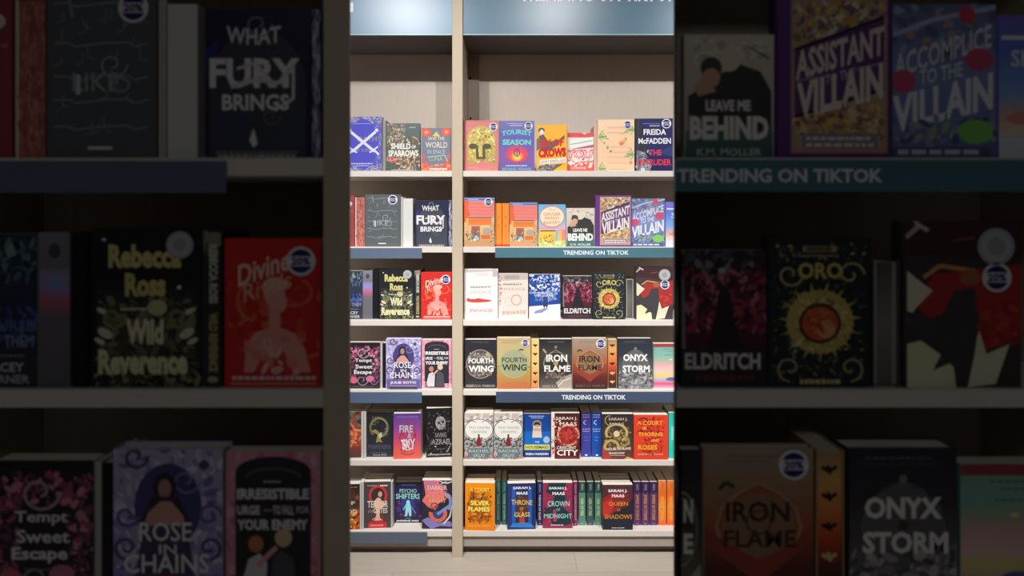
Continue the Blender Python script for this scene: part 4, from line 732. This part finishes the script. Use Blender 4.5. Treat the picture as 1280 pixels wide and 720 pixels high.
# added near bookcases: book copies in place of the enlarged, dimmed side borders
def near(side):
    for (key, row, x0, x1, top, sb, t, yaw, face, hard, stk, base, behind) in B:
        if row not in (2, 3, 4): continue
        if side == 'left':
            if x1 > 572: continue
            f = NXL; g = lambda v: f(v)
        else:
            if x0 < 702: continue
            f = lambda v: 1280 - (842 - v) * 3.168
        if key in ('bluegrad', 'pastel'): x1 = min(x1, 856)
        sbn = min(sb, .012); d = NEAR + sbn
        a, b = f(x0), min(f(x1), 401) if side == 'left' else f(x1)
        if side == 'right' and a < 851: a = 851.5
        y0 = RZN[row]; w = (b - a) / F * d - .001; h = Z(NY(top), d) - y0; c = W((a + b) / 2, d)
        t2 = min(t, .1)
        if b > 398 and side == 'left': t2 = min(t2, .025)
        if side == 'right' and a < 900: t2 = min(t2, .02)
        st2 = [((px - x0) / (x1 - x0), (NY(py) - NY(top)) / (h / d * F), r * 3.168 / F * d, k) for (px, py, r, k) in stk]
        book(key, c, YC + d, y0, w, h, t2, 0, face, hard, st2, base + ', copy in added near bookcase at ' + side, 'books in the dim near bookcase at ' + side)
    if side == 'right':
        for key, a, b, top, row, base in (('sp_emblem', 851.5, 876, 424, 4, 'dark spine standing in for a cut-off cover, gold arc and white letters'),):  # made-up spine in place of a cover cut at the border
            d = NEAR + .006; y0 = RZN[row]
            book(key, W((a + b) / 2, d), YC + d, y0, (b - a) / F * d, Z(NY(top), d) - y0, .018, 0, 'spine', False, [], base + ', added right bookcase', 'books in the dim near bookcase at right')
near('left'); near('right')

# ------------------------------------------------------------------ lit shelving (two bays)
BD = .38                                           # depth of the bays
ULX0, ULX1 = W(565.5, DW), W(578.5, DW)            # the upright between the bays
LX0, RX1 = W(235, DW), W(909, DW)
HZ = Z(44, DW)
def bay(name, xa, xb, label, uprights, strip_row):
    o = empty(name, ((xa + xb) / 2, 0, 0)); tag(o, label, 'bookcase'); ox = (xa + xb) / 2
    def part(nm, boxes, m, bev=.0015):
        mb = MB()
        for (a, b, c, d, e, f) in boxes: mb.box(a - ox, b - ox, c, d, e, f)
        return mb.build(nm, m, o, bevel=bev)
    for (ua, ub) in uprights: part('upright', [(ua, ub, -.012, BD, 0, 2.72)], M_UP)
    part('back_panel', [(xa, xb, BD - .015, BD, .03, 2.72)], M_BACK, 0)
    for k, z in RZ.items():
        th = .026
        part('shelf', [(xa, xb, 0, BD - .016, z - th, z - .0003)], M_SHELF)
    part('kick_board', [(xa, xb, .012, .03, .036, RZ[6] - .027)], M_KICK)
    part('plinth', [(xa, xb, .055, .075, 0, RZ[6] - .027)], M_KICK)
    part('canopy', [(xa, xb, .012, BD - .016, HZ + .001, HZ + .02), (xa, xb, .012, BD - .016, 2.70, 2.72)], M_CAN)
    for sx in ((xa + .001, xa + .056),):
        s_ = part('shelf_standard', [(sx[0], sx[1], BD - .03, BD - .0155, RZ[1], HZ)], M_METAL, 0)
        mb = MB()
        for i in range(3):
            z = RZ[1] + .28 + i * .2
            mb.box(sx[0] - ox + .008, sx[0] - ox + .016, BD - .0306, BD - .0299, z, z + .012)
        mb.build('slot', M_SLOT, s_)
    return o
bayL = bay('bookcase', LX0, ULX0, 'tall bright bookcase bay left of the slim upright, six shelves', [(LX0 - .046, LX0)], 0)
bayR = bay('bookcase', ULX1, RX1, 'tall bright bookcase bay right of the slim upright, six shelves', [(ULX0, ULX1), (RX1, RX1 + .046)], 0)

def sign(name, xa, xb, z0, z1, y, col, text, tx, label, cat, group, depth=.003, d2=None, tz=(.28, .72), parent=None):
    mb = MB(); w = xb - xa; h = z1 - z0
    mb.box(-w / 2, w / 2, 0, depth, 0, h, lin(col))
    if d2: mb.box(-w / 2, w / 2, -.0012, 0, 0, .006, lin(d2))
    o = mb.build(name, M_HEAD if parent else M_SIGN, parent, ((xa + xb) / 2 - (parent.location[0] if parent else 0), y, z0))
    tag(o, label, cat, group)
    if text:
        tm = MB(); a = A(); a.t(text, (tx[0] - xa) / w, 1 - tz[1], (tx[1] - xa) / w, 1 - tz[0], 'e9eef2', .03)
        a.put(tm, -w / 2, w, 0, h, -.0004)
        tm.build('lettering', M_COVER, o)
    return o
SG = 'blue label strips on the shelf fronts'
yS = -.0045
sign('shelf_sign', LX0 + .1, W(527.5, DW), Z(323, DW), Z(310, DW), yS, '62728a', None, None, 'grey-blue strip on second shelf of bright left bay', 'sign', SG)
sign('shelf_sign', LX0 + .1, W(527.5, DW), Z(503.5, DW), Z(490, DW), yS, '566884', None, None, 'grey-blue strip on fourth shelf of bright left bay', 'sign', SG)
sign('shelf_sign', LX0 + .1, W(534, DW), Z(678.5, DW), Z(665, DW), yS, '596474', None, None, 'grey-blue strip on bottom shelf of bright left bay', 'sign', SG)
sign('shelf_sign', W(619, DW), W(869, DW), Z(322, DW), Z(309.5, DW), yS, '527d8c', 'TRENDING ON TIKTOK', (W(704, DW), W(786, DW)), 'teal strip with white lettering on second shelf of bright right bay', 'sign', SG)
sign('shelf_sign', W(620, DW), W(869, DW), Z(503, DW), Z(489.5, DW), yS, '495770', 'TRENDING ON TIKTOK', (W(702, DW), W(782, DW)), 'slate-blue strip with white lettering on fourth shelf of bright right bay', 'sign', SG)
sign('header_sign', LX0, ULX0 - .001, HZ, 2.70, 0, '5f87a5', 'TRENDING', (W(250, DW), W(441.5, DW)), 'shiny pale blue header panel', None, None, .01, '8ca6b4', (.26, .5), bayL)
sign('header_sign', ULX1 + .001, RX1, HZ, 2.70, 0, '466f88', 'TRENDING ON TIKTOK', (W(650, DW), W(848, DW)), 'blue header panel with white lettering', None, None, .01, '8ca6b4', (.4, .6), bayR)

# ------------------------------------------------------------------ added near bookcases in place of the dimmed side borders
def added_case(side):
    s = -1 if side == 'left' else 1
    y0 = YC + NEAR; dep = .3
    e = 202 / F                                   # slope of the splayed inner end
    yb = y0 + dep
    fx = lambda px: W(px, NEAR)
    inner = NEAR * e; innerb = (NEAR + dep) * e   # half-gap at front and back
    outer = .86
    o = empty('bookcase', (s * (inner + outer) / 2, y0, 0)); ox = s * (inner + outer) / 2
    tag(o, 'added dark out-of-focus bookcase in place of the blurred border at the %s' % side, 'bookcase')
    def foot(a_f, a_b, b_f, b_b, ya, yb_):
        pts = [(s * a_f - ox, ya - y0), (s * b_f - ox, ya - y0), (s * b_b - ox, yb_ - y0), (s * a_b - ox, yb_ - y0)]
        return pts if s > 0 else pts[::-1]
    up = .0
    def mk(nm, footp, z0, z1, m, bev=.0015):
        mb = MB(); mb.prism(footp, z0, z1); return mb.build(nm, m, o, bevel=bev)
    if side == 'left':
        up = (438 - 405) / F * NEAR
        mk('upright', foot(inner, innerb, inner + up, innerb + .004, y0 - .004, yb), 0, 2.0, M_UP)
    if side == 'right':
        up = .0032
        mk('end_panel', foot(inner, innerb, inner + up, innerb + .004, y0 - .001, yb), 0, 2.0, M_STOP, .0005)  # thin panel added to stop light leaking into the case
    i_f, i_b = inner + up, innerb + .004
    mk('upright', foot(outer, outer, outer + .03, outer + .03, y0 - .004, yb), 0, 2.0, M_UP)
    mk('back_panel', foot(i_b - .012 * e, i_b, outer, outer, yb - .012, yb), .0, 1.995, M_BACK, 0)
    zs = [RZN[2], RZN[3], RZN[4]]; step = zs[0] - zs[1]
    for z in zs + [zs[2] - step, .12]:
        mk('shelf', foot(i_f, i_b - .012 * e, outer, outer, y0, yb - .0125), z - .026, z - .0003, M_SHELF)
    mk('top_panel', foot(i_f, i_b - .012 * e, outer, outer, y0, yb - .0125), 1.97, 1.995, M_SHELF)
    mk('kick_board', foot(i_f, i_f, outer, outer, y0 + .01, y0 + .03), 0, .093, M_KICK)
added_case('left'); added_case('right')
NGR = 'label strips on the added near bookcases'
sign('shelf_sign', -.85, W(284, NEAR), Z(NY(322.5), NEAR), Z(NY(310), NEAR), YC + NEAR - .0045, '62728a', None, None, 'large blurred dark blue strip on the added dim left bookcase', 'sign', NGR)
sign('shelf_sign', W(843, NEAR), .85, Z(NY(322), NEAR), Z(NY(309.5), NEAR), YC + NEAR - .0045, '527d8c', 'TRENDING ON TIKTOK', (W(843, NEAR) + .003, W(1101, NEAR)), 'large blurred teal strip with lettering on the added dim right bookcase', 'sign', NGR)

# ------------------------------------------------------------------ the room
def struct(name, x0, x1, y0, y1, z0, z1, m):
    mb = MB(); mb.box(x0, x1, y0, y1, z0, z1); o = mb.build(name, m); o['kind'] = 'structure'; return o
RX = 3.2
struct('floor', -RX, RX, -6, 1.0, -.1, 0, M_FLOOR)
struct('ceiling', -RX, RX, -6, 1.0, 3.1, 3.2, M_CEIL)
struct('wall_back', -RX, RX, BD + .002, BD + .1, 0, 3.1, M_WALL)
struct('wall_left', -RX - .1, -RX, -6, 1.0, 0, 3.1, M_WALL)
struct('wall_right', RX, RX + .1, -6, 1.0, 0, 3.1, M_WALL)
struct('wall_front', -RX, RX, -6.1, -6, 0, 3.1, M_WALL)

# ------------------------------------------------------------------ lights
def spot(x, y, z, tx, ty, tz, power, ang, blend, r=.05, col=(1, .96, .9)):
    l = bpy.data.lights.new('track_spot', 'SPOT'); l.energy = power; l.spot_size = math.radians(ang); l.spot_blend = blend
    l.shadow_soft_size = r; l.color = col
    o = bpy.data.objects.new('track_spot', l); COL.objects.link(o); o.location = (x, y, z)
    o.rotation_euler = (Vector((tx, ty, tz)) - Vector((x, y, z))).to_track_quat('-Z', 'Y').to_euler()
def area(x, y, z, sx, sy, power, col=(1, .97, .93), rot=(0, 0, 0)):
    l = bpy.data.lights.new('ceiling_panel', 'AREA'); l.shape = 'RECTANGLE'; l.size = sx; l.size_y = sy; l.energy = power; l.color = col
    o = bpy.data.objects.new('ceiling_panel', l); COL.objects.link(o); o.location = (x, y, z); o.rotation_euler = rot
WARM = (1, .985, .97)
for x in (-.75, .3, 1.35):
    spot(x, -1.85, 3.0, x, 0, 1.8, 78, 66, .8, .025, WARM)
    spot(x, -1.85, 3.0, x * .9, 0, .95, 54, 50, 1, .04, WARM)
    spot(x, -1.85, 3.0, x * .85, 0, .2, 150, 42, 1, .05, WARM)
area(-.66, -1.45, 2.9, .55, .25, 27)  # unseen lamp added for the white glare on the left header
area(0, -4.6, 3.0, 1.6, .6, 7, (.94, .98, 1))  # fill lamp added behind the camera for the near bookcases
w = bpy.data.worlds.new('store'); S.world = w; w.use_nodes = True
w.node_tree.nodes['Background'].inputs[0].default_value = (.9, .93, 1, 1)
w.node_tree.nodes['Background'].inputs[1].default_value = .02

# ------------------------------------------------------------------ camera
cd = bpy.data.cameras.new('camera'); cam = bpy.data.objects.new('camera', cd); COL.objects.link(cam)
cam.location = (0, YC, EYE); cam.rotation_euler = (math.pi / 2, 0, 0)
cd.sensor_width = 36; cd.lens = F / 1280 * 36
cd.shift_y = -(360 - HOR) / 1280
cd.clip_start = .02
cd.dof.use_dof = True; cd.dof.focus_distance = DW; cd.dof.aperture_fstop = cd.lens / 7.5
S.camera = cam
S.view_settings.view_transform = 'Standard'; S.view_settings.look = 'None'
S.view_settings.exposure = 0; S.view_settings.gamma = 1; S.view_settings.use_curve_mapping = False
